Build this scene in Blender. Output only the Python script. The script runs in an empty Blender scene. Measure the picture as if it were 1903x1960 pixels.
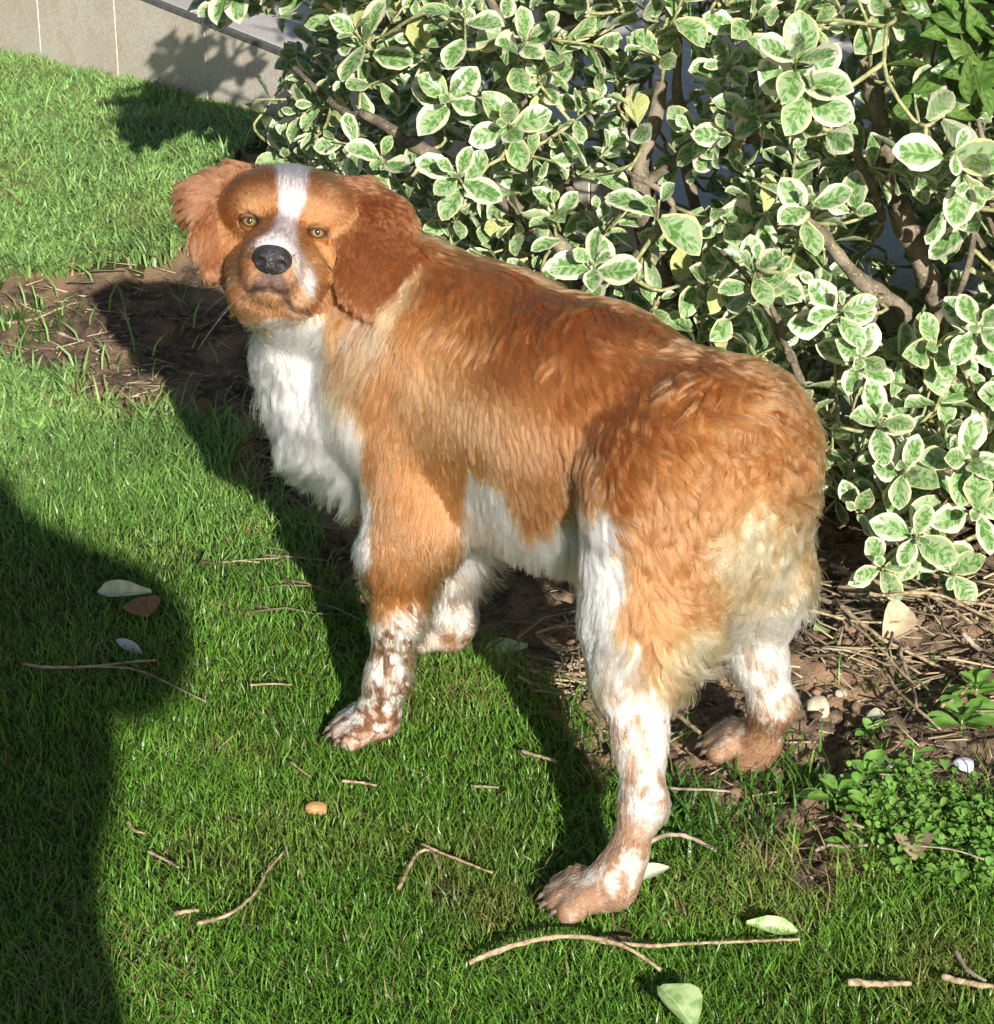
import bpy, math, random
import numpy as np
from mathutils import Vector, Matrix
from mathutils.bvhtree import BVHTree
from mathutils.kdtree import KDTree

# ------------------------------------------------------------------ camera, sky, sun, exposure
SC = bpy.context.scene
FPX, PITCH, CAMH = 4500.0, math.radians(23.0), 1.17
cam_data = bpy.data.cameras.new('camera')
cam_data.sensor_fit = 'VERTICAL'; cam_data.sensor_height = 36.0; cam_data.sensor_width = 36.0
cam_data.lens = 36.0 * FPX / 1960.0
cam_data.clip_start = 0.05; cam_data.clip_end = 500.0
cam = bpy.data.objects.new('camera', cam_data)
SC.collection.objects.link(cam)
cam.location = (0, 0, CAMH); cam.rotation_euler = (math.pi / 2 - PITCH, 0, 0)
SC.camera = cam

SUN_EL, SUN_AZ = math.radians(21.3), math.radians(13.8)
SUN_DIR = np.array([-math.sin(SUN_AZ) * math.cos(SUN_EL), math.cos(SUN_AZ) * math.cos(SUN_EL), -math.sin(SUN_EL)])
world = bpy.data.worlds.new('World'); SC.world = world; world.use_nodes = True
wn = world.node_tree.nodes; wn.clear()
w_out = wn.new('ShaderNodeOutputWorld'); w_bg = wn.new('ShaderNodeBackground'); w_sky = wn.new('ShaderNodeTexSky')
w_sky.sky_type = 'NISHITA'; w_sky.sun_disc = False
w_sky.sun_elevation = SUN_EL; w_sky.sun_rotation = math.pi - SUN_AZ
w_sky.dust_density = 1.0; w_sky.ozone_density = 1.0
w_bg.inputs['Strength'].default_value = 0.05
world.node_tree.links.new(w_sky.outputs[0], w_bg.inputs[0]); world.node_tree.links.new(w_bg.outputs[0], w_out.inputs[0])
sun_data = bpy.data.lights.new('sun', 'SUN'); sun_data.energy = 5.0; sun_data.angle = math.radians(0.55)
sun_data.color = (1.0, 0.955, 0.88)
sun = bpy.data.objects.new('sun', sun_data); SC.collection.objects.link(sun)
sun.rotation_euler = Vector(SUN_DIR).to_track_quat('-Z', 'Y').to_euler()
SC.view_settings.view_transform = 'Standard'; SC.view_settings.look = 'None'
SC.view_settings.exposure = 0.75; SC.view_settings.gamma = 1.0; SC.view_settings.use_curve_mapping = False
SC.render.engine = 'CYCLES'
SC.cycles.max_bounces = 12; SC.cycles.diffuse_bounces = 3; SC.cycles.glossy_bounces = 3
SC.cycles.transmission_bounces = 12; SC.cycles.transparent_max_bounces = 8
SC.cycles.use_denoising = True
SC.cycles.sample_clamp_indirect = 6.0
try: SC.cycles_curves.shape = 'RIBBONS'; SC.cycles_curves.subdivisions = 2
except Exception: pass

# ------------------------------------------------------------------ helpers
RS = np.random.RandomState(11)
C = SC.collection
COSP, SINP = math.cos(PITCH), math.sin(PITCH)
CAM = np.array([0, 0, CAMH])
CAM_R = np.array([1.0, 0, 0]); CAM_U = np.array([0, SINP, COSP]); CAM_F = np.array([0, COSP, -SINP])

def ray(u, v):
    return np.array([(u - 951.5) / FPX, COSP - (v - 980) / FPX * SINP, -SINP - (v - 980) / FPX * COSP])
def project(P):
    d = P - CAM
    z = d @ CAM_F
    return 951.5 + FPX * (d @ CAM_R) / z, 980 - FPX * (d @ CAM_U) / z, z
def at_z(u, v, z=0.0):
    r = ray(u, v); return CAM + r * ((z - CAMH) / r[2])
def at_y(u, v, y):
    r = ray(u, v); return CAM + r * (y / r[1])

_T = RS.rand(4096).astype(np.float32)
def _h(i, j, k):
    return _T[((i * 73856093) ^ (j * 19349663) ^ (k * 83492791)) & 4095]
def vnoise(P, s=1.0, seed=0):
    P = np.asarray(P, dtype=np.float64) * s + seed * 17.31
    I = np.floor(P).astype(np.int64); F = P - I; F = F * F * (3 - 2 * F)
    i, j, k = I[..., 0], I[..., 1], I[..., 2]; x, y, z = F[..., 0], F[..., 1], F[..., 2]
    a = _h(i, j, k) * (1 - x) + _h(i + 1, j, k) * x; b = _h(i, j + 1, k) * (1 - x) + _h(i + 1, j + 1, k) * x
    c = _h(i, j, k + 1) * (1 - x) + _h(i + 1, j, k + 1) * x; d = _h(i, j + 1, k + 1) * (1 - x) + _h(i + 1, j + 1, k + 1) * x
    return (a * (1 - y) + b * y) * (1 - z) + (c * (1 - y) + d * y) * z
def fbm(P, s=1.0, seed=0, o=3):
    r = 0; a = 0.5; t = 0
    for q in range(o):
        r = r + a * vnoise(P, s * 2 ** q, seed + q); t += a; a *= 0.5
    return r / t
def sstep(a, b, x):
    t = np.clip((x - a) / (b - a), 0, 1); return t * t * (3 - 2 * t)
def unit(v):
    return v / np.maximum(np.linalg.norm(v, axis=-1, keepdims=True), 1e-9)
def poly_sd(P, poly):
    """signed distance (negative inside) of 2-D points to a polygon"""
    P = np.asarray(P, float); V = np.asarray(poly, float); n = len(V)
    d = np.full(len(P), 1e18); ins = np.zeros(len(P), bool)
    for i in range(n):
        a, b = V[i], V[(i + 1) % n]; e = b - a; w = P - a
        t = np.clip((w @ e) / max(e @ e, 1e-12), 0, 1)
        q = w - t[:, None] * e; d = np.minimum(d, (q * q).sum(1))
        c = ((a[1] > P[:, 1]) != (b[1] > P[:, 1]))
        with np.errstate(divide='ignore', invalid='ignore'):
            xx = a[0] + (P[:, 1] - a[1]) * (b[0] - a[0]) / (b[1] - a[1])
        ins ^= c & (P[:, 0] < xx)
    d = np.sqrt(d); return np.where(ins, -d, d)

def mesh_np(name, V, faces, loops_per=None, mats=(), smooth=True, uv=None, col=None, fl=None):
    """mesh from numpy: faces is an (n,3|4) array, or a list of such arrays"""
    if not isinstance(faces, (list, tuple)): faces = [faces]
    faces = [np.asarray(f, dtype=np.int32) for f in faces if len(f)]
    me = bpy.data.meshes.new(name)
    V = np.asarray(V, dtype=np.float32)
    nl = sum(f.size for f in faces); npol = sum(len(f) for f in faces)
    me.vertices.add(len(V)); me.vertices.foreach_set('co', V.ravel())
    me.loops.add(nl); me.polygons.add(npol)
    li = np.concatenate([f.ravel() for f in faces]); me.loops.foreach_set('vertex_index', li)
    tot = np.concatenate([np.full(len(f), f.shape[1], np.int32) for f in faces])
    st = np.concatenate([[0], np.cumsum(tot)[:-1]]).astype(np.int32)
    me.polygons.foreach_set('loop_start', st)
    try: me.polygons.foreach_set('loop_total', tot)
    except Exception: pass
    if smooth: me.polygons.foreach_set('use_smooth', np.ones(npol, bool))
    me.update(calc_edges=True)
    if uv is not None:
        L = me.uv_layers.new(name='UVMap'); L.data.foreach_set('uv', np.asarray(uv, np.float32)[li].ravel())
    if col is not None:
        a = me.attributes.new('col', 'FLOAT_COLOR', 'POINT')
        c4 = np.ones((len(V), 4), np.float32); c4[:, :3] = col; a.data.foreach_set('color', c4.ravel())
    if fl is not None:
        for k, arr in fl.items():
            a = me.attributes.new(k, 'FLOAT', 'POINT'); a.data.foreach_set('value', np.asarray(arr, np.float32))
    for m in mats: me.materials.append(m)
    me.validate(); return me

def link(name, me, parent=None, loc=None, **props):
    o = bpy.data.objects.new(name, me); C.objects.link(o)
    if parent is not None: o.parent = parent
    if loc is not None: o.location = loc
    for k, v in props.items(): o[k] = v
    return o
def thing(o, label, cat, group=None):
    o['label'] = label; o['category'] = cat
    if group: o['group'] = group
    return o
def empty(name, loc, label, cat, group=None):
    o = bpy.data.objects.new(name, None); C.objects.link(o); o.location = loc; o.empty_display_size = 0.05
    return thing(o, label, cat, group)

def tube_np(P, R, n=6, cap=True):
    """tube along points P with radii R -> (verts, quads, tris)"""
    P = np.asarray(P, float); R = np.broadcast_to(np.asarray(R, float), (len(P),))
    T = np.gradient(P, axis=0); T = unit(T)
    up = np.array([0.13, 0.27, 0.95]); 
    if abs(T[0] @ up) > 0.9: up = np.array([1.0, 0.1, 0.0])
    N = [];
    for t in T:
        s = np.cross(up, t); s /= max(np.linalg.norm(s), 1e-9); up2 = np.cross(t, s); N.append((s, up2)); up = up2
    an = np.linspace(0, 2 * np.pi, n, endpoint=False)
    V = np.concatenate([P[i] + R[i] * (np.cos(an)[:, None] * N[i][0] + np.sin(an)[:, None] * N[i][1]) for i in range(len(P))])
    q = []
    for i in range(len(P) - 1):
        for j in range(n):
            q.append((i * n + j, i * n + (j + 1) % n, (i + 1) * n + (j + 1) % n, (i + 1) * n + j))
    t = []
    if cap:
        V = np.concatenate([V, P[:1], P[-1:]]); a, b = len(V) - 2, len(V) - 1
        for j in range(n):
            t.append((a, (j + 1) % n, j)); k = (len(P) - 1) * n; t.append((b, k + j, k + (j + 1) % n))
    return V, np.array(q), np.array(t)
class Acc:
    """collects tubes and patches into one mesh"""
    def __init__(s): s.V = []; s.Q = []; s.T = []; s.n = 0; s.A = []
    def add(s, V, q=(), t=(), a=0.0):
        if len(q): s.Q.append(np.asarray(q) + s.n)
        if len(t): s.T.append(np.asarray(t) + s.n)
        s.V.append(V); s.A.append(np.full(len(V), a)); s.n += len(V)
    def tube(s, P, R, n=5, a=0.0):
        V, q, t = tube_np(P, R, n); s.add(V, q, t, a)
    def mesh(s, name, mats, attr='lrnd', smooth=True):
        f = []
        if s.Q: f.append(np.concatenate(s.Q))
        if s.T: f.append(np.concatenate(s.T))
        return mesh_np(name, np.concatenate(s.V), f, mats=mats, fl={attr: np.concatenate(s.A)}, smooth=smooth)
def spline(pts, n):
    """smooth curve through points (Catmull-Rom)"""
    P = np.asarray(pts, float); m = len(P)
    if m == 2: return P[0] + (P[1] - P[0]) * np.linspace(0, 1, n)[:, None]
    E = np.concatenate([[2 * P[0] - P[1]], P, [2 * P[-1] - P[-2]]])
    out = []
    for x in np.linspace(0, m - 1 - 1e-6, n):
        i = int(x); t = x - i; a, b, c, d = E[i], E[i + 1], E[i + 2], E[i + 3]
        out.append(0.5 * (2 * b + (c - a) * t + (2 * a - 5 * b + 4 * c - d) * t * t + (3 * b - a - 3 * c + d) * t ** 3))
    return np.array(out)

# ------------------------------------------------------------------ materials
class NT:
    def __init__(s, name):
        s.m = bpy.data.materials.new(name); s.m.use_nodes = True; s.t = s.m.node_tree; s.t.nodes.clear()
        s.out = s.t.nodes.new('ShaderNodeOutputMaterial')
    def n(s, typ, **kw):
        nd = s.t.nodes.new('ShaderNode' + typ)
        for k, v in kw.items():
            if k.startswith('i_'):
                key = k[2:]; key = int(key) if key.isdigit() else key.replace('_', ' ')
                s.set(nd.inputs[key], v)
            else: setattr(nd, k, v)
        return nd
    def set(s, inp, v):
        if isinstance(v, bpy.types.NodeSocket): s.t.links.new(v, inp)
        elif isinstance(v, bpy.types.Node): s.t.links.new(v.outputs[0], inp)
        else:
            if isinstance(v, tuple) and len(v) == 3 and inp.type == 'RGBA': v = (*v, 1)
            inp.default_value = v
    def math(s, op, a, b=0.0, c=0.0, clamp=False):
        nd = s.t.nodes.new('ShaderNodeMath'); nd.operation = op; nd.use_clamp = clamp
        s.set(nd.inputs[0], a); s.set(nd.inputs[1], b); s.set(nd.inputs[2], c); return nd.outputs[0]
    def mix(s, f, a, b, mode='MIX'):
        nd = s.t.nodes.new('ShaderNodeMix'); nd.data_type = 'RGBA'; nd.blend_type = mode
        s.set(nd.inputs[0], f); s.set(nd.inputs[6], a); s.set(nd.inputs[7], b); return nd.outputs[2]
    def ramp(s, x, a, b, lo=0.0, hi=1.0):
        nd = s.t.nodes.new('ShaderNodeMapRange'); nd.interpolation_type = 'SMOOTHSTEP'
        for i, v in enumerate((x, a, b, lo, hi)): s.set(nd.inputs[i], v)
        return nd.outputs[0]
    def noise(s, vec, scale, detail=3.0, rough=0.55, out=0):
        nd = s.t.nodes.new('ShaderNodeTexNoise'); s.set(nd.inputs['Vector'], vec)
        nd.inputs['Scale'].default_value = scale; nd.inputs['Detail'].default_value = detail; nd.inputs['Roughness'].default_value = rough
        return nd.outputs[out]
    def bump(s, h, strength=0.3, dist=0.01):
        nd = s.t.nodes.new('ShaderNodeBump'); nd.inputs['Strength'].default_value = strength; nd.inputs['Distance'].default_value = dist
        s.set(nd.inputs['Height'], h); return nd.outputs[0]
    def pbsdf(s, col, rough=0.6, spec=0.4, normal=None, **kw):
        nd = s.t.nodes.new('ShaderNodeBsdfPrincipled'); s.set(nd.inputs['Base Color'], col); s.set(nd.inputs['Roughness'], rough)
        s.set(nd.inputs['Specular IOR Level'], spec)
        if normal is not None: s.set(nd.inputs['Normal'], normal)
        for k, v in kw.items(): s.set(nd.inputs[k], v)
        return nd.outputs[0]
    def done(s, sh):
        s.t.links.new(sh, s.out.inputs['Surface']); return s.m
    def leafy(s, col, rough=0.45, spec=0.35, tr=0.3, trcol=None, normal=None):
        a = s.pbsdf(col, rough, spec, normal)
        b = s.t.nodes.new('ShaderNodeBsdfTranslucent'); s.set(b.inputs[0], trcol if trcol is not None else col)
        mx = s.t.nodes.new('ShaderNodeMixShader'); s.set(mx.inputs[0], tr); s.t.links.new(a, mx.inputs[1]); s.t.links.new(b.outputs[0], mx.inputs[2])
        return s.done(mx.outputs[0])
    def attr(s, name, out='Fac'):
        nd = s.t.nodes.new('ShaderNodeAttribute'); nd.attribute_name = name; return nd.outputs[out]
    def obco(s):
        return s.t.nodes.new('ShaderNodeTexCoord').outputs['Object']
    def geopos(s):
        return s.t.nodes.new('ShaderNodeNewGeometry').outputs['Position']

def mat_simple(name, c1, c2, scale=30, rough=0.7, spec=0.3, bump=0.2, bd=0.003):
    k = NT(name); g = k.geopos(); f = k.noise(g, scale, 4)
    c = k.mix(k.ramp(f, 0.3, 0.7), c1, c2)
    return k.done(k.pbsdf(c, rough, spec, k.bump(k.noise(g, scale * 3, 4), bump, bd)))
# ------------------------------------------------------------------ the lie of the land
WD = np.array([0.523, -0.852]); W0 = np.array([-0.74, 5.13])      # foot line of the terrace wall
WN = np.array([0.852, 0.523])                                     # into the terrace
def land(x, y):
    s = (x - W0[0]) * WD[0] + (y - W0[1]) * WD[1]
    w = sstep(3.2, 4.6, y) * (1 - sstep(7, 12, y))
    P = np.stack([x, y, 0 * x], -1)
    return w * np.clip(0.095 * s, -0.15, 0.10) + (fbm(P, 3.0, 3, 2) - 0.5) * 0.012 * (1 - sstep(5, 9, y))
SOIL = [(-500, 545), (0, 560), (130, 548), (300, 525), (420, 505), (470, 400), (480, 335), (560, 318), (640, 280), (760, 240), (1000, 190), (2600, 260), (2600, 1530), (1903, 1520), (1700, 1560),
        (1620, 1660), (1540, 1640), (1400, 1620), (1330, 1560), (1270, 1530), (1140, 1480), (1060, 1420), (1000, 1320), (920, 1255), (800, 1230),
        (690, 1160), (600, 1040), (520, 930), (420, 825), (330, 795), (200, 780), (90, 745), (0, 715), (-500, 690)]
SOILG = np.array([at_z(u, v)[:2] for u, v in SOIL])
PATCH = [(1570, 1680, 30, 22), (1190, 1800, 40, 14), (860, 1710, 40, 14), (1560, 1690, 40, 30)]
def soil_mask(x, y):
    P = np.stack([x, y], -1); P3 = np.stack([x, y, 0 * x], -1)
    d = poly_sd(P, SOILG) + (fbm(P3, 9, 5, 3) - 0.5) * 0.16
    m = 1 - sstep(-0.035, 0.035, d)
    for u, v, a, b in PATCH:
        c = at_z(u, v); m = np.maximum(m, 1 - sstep(0.5, 1.3, np.hypot((x - c[0]) / (a / 1900), (y - c[1]) / (b / 800))))
    return m

def graded(lo, hi, flo, fhi, d):
    f = np.arange(flo, fhi, d); out = [f]
    a = []; x, s = fhi, d
    while x < hi: s *= 1.18; a.append(x); x += s
    a.append(hi); b = []; x, s = flo - d, d
    while x > lo: s *= 1.18; b.append(x); x -= s
    b.append(lo); return np.concatenate([b[::-1], f, a])
gx = graded(-120, 120, -0.75, 0.9, 0.007); gy = graded(-60, 240, 1.45, 3.1, 0.007)
XX, YY = np.meshgrid(gx, gy, indexing='ij'); shp = XX.shape
xf, yf = XX.ravel(), YY.ravel()
SM = soil_mask(xf, yf)
P3 = np.stack([xf, yf, 0 * xf], -1)
near = (1 - sstep(3.3, 4.5, yf)) * sstep(0.5, 1.2, yf) * (1 - sstep(1.2, 2, np.abs(xf)))
clod = (np.abs(fbm(P3, 38, 7, 3) - 0.5) * 0.05 + (fbm(P3, 120, 8, 2) - 0.5) * 0.012 + (fbm(P3, 12, 9, 2) - 0.5) * 0.04)
zf = land(xf, yf) + SM * near * (clod - 0.012) - 0.004
V = np.stack([xf, yf, zf], -1)
nx, ny = shp
I = np.arange(nx * ny).reshape(nx, ny)
Q = np.stack([I[:-1, :-1], I[1:, :-1], I[1:, 1:], I[:-1, 1:]], -1).reshape(-1, 4)
fm = SM[Q].mean(1) > 0.5

k = NT('soil'); g = k.geopos()
n1 = k.noise(g, 9, 4); n2 = k.noise(g, 70, 5); n3 = k.noise(g, 300, 3)
c = k.mix(k.ramp(n2, 0.3, 0.7), (0.050, 0.034, 0.024), (0.21, 0.14, 0.09))
c = k.mix(k.ramp(n1, 0.45, 0.62), c, (0.30, 0.19, 0.115)); c = k.mix(k.ramp(n3, 0.62, 0.74), c, (0.36, 0.28, 0.19))
M_SOIL = k.done(k.pbsdf(c, 0.85, 0.25, k.bump(n3, 0.7, 0.004)))
k = NT('lawn_ground'); g = k.geopos()
n1 = k.noise(g, 6, 4); n2 = k.noise(g, 140, 4)
c = k.mix(k.ramp(n2, 0.3, 0.7), (0.030, 0.036, 0.012), (0.075, 0.085, 0.024)); c = k.mix(k.ramp(n1, 0.55, 0.75), c, (0.06, 0.045, 0.02))
M_LAWNG = k.done(k.pbsdf(c, 0.9, 0.2, k.bump(n2, 0.8, 0.006)))
def sub(name, faces, m):
    used = np.unique(faces); mp = np.full(len(V), -1); mp[used] = np.arange(len(used))
    return mesh_np(name, V[used], mp[faces], mats=[m])
link('lawn', sub('lawn', Q[~fm], M_LAWNG), kind='structure')
link('soil_bed', sub('soil_bed', Q[fm], M_SOIL), kind='structure')
GROUND_BVH = BVHTree.FromPolygons([tuple(p) for p in V[np.unique(Q[(near[Q].max(1) > 0)])]], [], epsilon=0) if False else None
def ground_z(x, y):
    x = np.atleast_1d(np.asarray(x, float)); y = np.atleast_1d(np.asarray(y, float))
    m = soil_mask(x, y); P = np.stack([x, y, 0 * x], -1)
    c = (np.abs(fbm(P, 38, 7, 3) - 0.5) * 0.05 + (fbm(P, 120, 8, 2) - 0.5) * 0.012 + (fbm(P, 12, 9, 2) - 0.5) * 0.04)
    return land(x, y) + m * (c - 0.012) * (1 - sstep(3.3, 4.5, y)) - 0.004
def G(u, v, up=0.0):
    """the spot on the ground seen at this pixel of the photograph"""
    p = at_z(u, v)
    for _ in range(4): p = at_z(u, v, float(land(p[0:1], p[1:2])[0]))
    p[2] = float(ground_z(p[0], p[1])[0]) + up; return p

# ------------------------------------------------------------------ grass blades
def scatter(n, r0, r1, half, power, rs):
    r = (r0 ** (2 - power) + rs.rand(n) * (r1 ** (2 - power) - r0 ** (2 - power))) ** (1 / (2 - power))
    a = (rs.rand(n) * 2 - 1) * half
    return r * np.sin(a), r * np.cos(a)
def blades(x, y, z, h, w, lean, col, rs, name, mat):
    n = len(x); th = rs.rand(n) * 2 * np.pi
    d = np.stack([np.cos(th), np.sin(th), 0 * th], -1); ph = th + np.pi / 2 + rs.randn(n) * 0.5
    s = np.stack([np.cos(ph), np.sin(ph), 0 * ph], -1)
    b = np.stack([x, y, z], -1); V = np.zeros((n, 7, 3)); up = np.array([0, 0, 1.0])
    for i, (t, ww) in enumerate(((0, 0.8), (0.4, 1.0), (0.75, 0.7))):
        ctr = b + up * (h * (t - 0.35 * lean * t * t))[:, None] + d * (h * lean * t * t)[:, None]
        V[:, 2 * i] = ctr - s * (w * ww)[:, None]; V[:, 2 * i + 1] = ctr + s * (w * ww)[:, None]
    V[:, 6] = b + up * (h * (1 - 0.35 * lean))[:, None] + d * (h * lean)[:, None]
    o = np.arange(n)[:, None] * 7
    q = np.concatenate([o + np.array([[0, 1, 3, 2]]), o + np.array([[2, 3, 5, 4]])]); t = o + np.array([[4, 5, 6]])
    me = mesh_np(name, V.reshape(-1, 3), [q, t], mats=[mat], col=np.repeat(col, 7, 0))
    return link(name, me, kind='stuff')
k = NT('grass'); M_GRASS = k.leafy(k.attr('col', 'Color'), 0.38, 0.45, 0.35)
rs = np.random.RandomState(5)
gxs, gys = scatter(520000, 1.40, 6.6, 0.285, 1.35, rs)
sm = soil_mask(gxs, gys); s_wall = (gxs - W0[0]) * WN[0] + (gys - W0[1]) * WN[1]
PG = np.stack([gxs, gys, 0 * gxs], -1)
thin = fbm(PG, 5, 21, 3)
keep = (rs.rand(len(gxs)) < (1 - sm) ** 1.5 * np.clip(0.75 + 1.2 * (thin - 0.4), 0.35, 1) + 0.006) & (s_wall < -0.012)
gxs, gys, sm, PG = gxs[keep], gys[keep], sm[keep], PG[keep]; n = len(gxs)
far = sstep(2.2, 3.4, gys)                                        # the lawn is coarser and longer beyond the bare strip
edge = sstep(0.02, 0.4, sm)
tall = fbm(PG, 4, 22, 3)
h = (0.009 + 0.013 * rs.rand(n) ** 1.5 + 0.012 * far + 0.016 * edge) * (0.65 + 0.9 * tall) * (1 + 0.5 * (rs.rand(n) > 0.93))
w = (0.00042 + 0.0004 * rs.rand(n) + 0.00060 * far) * (1 + 0.5 * (gys > 3))
lean = 0.35 + 0.65 * rs.rand(n)
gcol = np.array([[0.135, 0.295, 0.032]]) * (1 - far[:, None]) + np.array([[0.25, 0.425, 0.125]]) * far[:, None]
patch = fbm(PG, 7, 23, 3)[:, None]
gcol = gcol * (0.65 + 0.75 * rs.rand(n, 1)) * (0.62 + 0.76 * patch)
yel = sstep(0.5, 0.68, fbm(PG, 6, 24, 3))[:, None] * 0.55 * rs.rand(n, 1)
for u, v, a_, b_ in ((940, 1745, 75, 45), (1800, 1850, 110, 60), (860, 1690, 50, 30), (500, 1450, 40, 20), (1560, 1700, 60, 35), (640, 1130, 40, 30), (330, 300, 35, 25)):
    c_ = at_z(u, v); w_ = np.exp(-(((gxs - c_[0]) / (a_ / 1900)) ** 2 + ((gys - c_[1]) / (b_ / 800)) ** 2))[:, None]; yel = np.maximum(yel, w_ * .9 * rs.rand(n, 1) ** .6)
gcol = gcol * (1 - yel) + np.array([[0.235, 0.205, 0.060]]) * yel
dry = rs.rand(n) < (0.035 + 0.20 * (patch[:, 0] > 0.64) + 0.12 * edge)
gcol[dry] = np.array([0.36, 0.28, 0.13]) * (0.5 + 0.8 * rs.rand(dry.sum(), 1)); lean[dry] = 0.8 + 0.4 * rs.rand(dry.sum())
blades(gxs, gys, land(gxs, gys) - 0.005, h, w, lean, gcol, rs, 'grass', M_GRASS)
# sparse seedling tufts in the soil
tx, ty = [], []
for u, v, m in ((1100, 1370, 60), (1470, 1490, 120), (1500, 1470, 60), (1700, 1330, 14), (1320, 1600, 120), (1390, 1600, 90), (1450, 1560, 40), (1290, 1540, 140), (1650, 1440, 30), (60, 640, 40), (30, 600, 90), (230, 690, 12),
                (120, 610, 30), (1560, 1510, 50), (1240, 1400, 30), (1750, 1290, 20)):
    c = G(u, v); tx.append(c[0] + rs.randn(m) * 0.022); ty.append(c[1] + rs.randn(m) * 0.03)
tx, ty = np.concatenate(tx), np.concatenate(ty); n = len(tx)
blades(tx, ty, ground_z(tx, ty) - 0.003, 0.015 + 0.035 * rs.rand(n), 0.0009 + 0.0006 * rs.rand(n), 0.4 + 0.6 * rs.rand(n),
       np.array([[0.07, 0.17, 0.025]]) * (0.6 + 0.8 * rs.rand(n, 1)), rs, 'grass_seedlings', M_GRASS)

# ------------------------------------------------------------------ crumbs, straw and twig litter on the soil (uncountable)
k = NT('straw'); a = k.attr('lrnd')
M_STRAW = k.done(k.pbsdf(k.mix(a, (0.46, 0.37, 0.23), (0.07, 0.05, 0.036)), 0.7, 0.3))
acc = Acc(); rs = np.random.RandomState(9)
lx, ly = scatter(8000, 1.8, 4.6, 0.285, 1.0, rs); m = soil_mask(lx, ly); kp = (m > 0.55) & ((lx - W0[0]) * WN[0] + (ly - W0[1]) * WN[1] < -0.03)
lx, ly = lx[kp], ly[kp]; lz = ground_z(lx, ly)
bare = (lx < -0.2)
for i in range(len(lx)):
    L = 0.008 + 0.055 * rs.rand() ** 2.2; th = rs.rand() * np.pi; tilt = rs.randn() * 0.12
    d = np.array([np.cos(th), np.sin(th), tilt]) * L / 2; c = np.array([lx[i], ly[i], lz[i] + 0.003 + abs(tilt) * L * 0.4])
    b = np.array([-d[1], d[0], 0]) * rs.randn() * 0.10
    r = (0.0006 + 0.0011 * rs.rand() ** 3) * (1.2 if L > 0.03 else 1)
    V_, q_, t_ = tube_np(np.array([c - d, c + b, c + d]), (r, r * 0.9, r * 0.6), 4)
    acc.add(V_, q_, t_, np.clip(rs.rand() ** (1.6 if bare[i] else 0.75), 0, 1))
link('straw_litter', acc.mesh('straw_litter', [M_STRAW]), kind='stuff')
# crumbs of soil
import bmesh
bm = bmesh.new(); bmesh.ops.create_icosphere(bm, subdivisions=1, radius=1.0)
icoV = np.array([v.co[:] for v in bm.verts]); icoF = np.array([[v.index for v in f.verts] for f in bm.faces]); bm.free()
acc = Acc(); sx, sy = scatter(5200, 1.75, 3.4, 0.285, 1.2, rs); m = soil_mask(sx, sy); kp = m > 0.6
sx, sy = sx[kp], sy[kp]; sz = ground_z(sx, sy)
for i in range(len(sx)):
    r = 0.002 + 0.0085 * rs.rand() ** 3.5
    Vc = icoV * r * (0.7 + 0.6 * rs.rand(len(icoV), 1)) * np.array([1, 1, 0.75]) + np.array([sx[i], sy[i], sz[i] + r * 0.3]); acc.add(Vc, (), icoF)
link('soil_crumbs', acc.mesh('soil_crumbs', [M_SOIL], smooth=False), kind='stuff')

# ------------------------------------------------------------------ terrace: tiled riser, edging and paving slabs
ZT = 0.20
def wp(s, t, z): return np.array([W0[0] + WD[0] * s + WN[0] * t, W0[1] + WD[1] * s + WN[1] * t, z])
def boxm(name, s0, s1, t0, t1, z0, z1, mat, bev=0.003):
    bm = bmesh.new()
    vs = [bm.verts.new(wp(s, t, z)) for s in (s0, s1) for t in (t0, t1) for z in (z0, z1)]
    for f in ((0, 1, 3, 2), (4, 6, 7, 5), (0, 4, 5, 1), (2, 3, 7, 6), (0, 2, 6, 4), (1, 5, 7, 3)): bm.faces.new([vs[i] for i in f])
    bmesh.ops.recalc_face_normals(bm, faces=bm.faces)
    if bev: bmesh.ops.bevel(bm, geom=list(bm.edges), offset=bev, segments=1, affect='EDGES')
    me = bpy.data.meshes.new(name); bm.to_mesh(me); bm.free(); me.materials.append(mat); return me
def tile_mat(name, a, b, cc):
    k = NT(name); g = k.geopos(); n1 = k.noise(g, 4, 5, 0.6); n2 = k.noise(g, 160, 4); n3 = k.noise(g, 14, 5, 0.65)
    c = k.mix(k.ramp(n1, 0.3, 0.7), a, b); c = k.mix(k.ramp(n3, 0.46, 0.72, 0, 0.75), c, cc); c = k.mix(k.ramp(n2, 0.3, 0.7, 0, 0.35), c, (0.12, 0.10, 0.08))
    return k.done(k.pbsdf(c, 0.6, 0.35, k.bump(n2, 0.25, 0.001)))
M_RISER = tile_mat('riser_tile', (0.74, 0.64, 0.52), (0.81, 0.73, 0.62), (0.70, 0.55, 0.40))
M_PAVE = tile_mat('paving', (0.60, 0.55, 0.49), (0.70, 0.65, 0.59), (0.54, 0.48, 0.42))
M_TRIM = mat_simple('edge_trim', (0.10, 0.10, 0.095), (0.16, 0.155, 0.145), 60)
M_CONC = mat_simple('concrete', (0.035, 0.03, 0.026), (0.07, 0.06, 0.05), 40)
SEND = 2.75
terr = link('terrace', boxm('terrace', -3.0, SEND - 0.02, 0.003, 3.6, -0.4, ZT - 0.024, M_CONC, 0), kind='structure')
seams = [-2.64, -2.18, -1.70, -1.21, -0.722, -0.238, 0.245, 0.735, 1.22, 1.70, 2.19, SEND]
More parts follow.
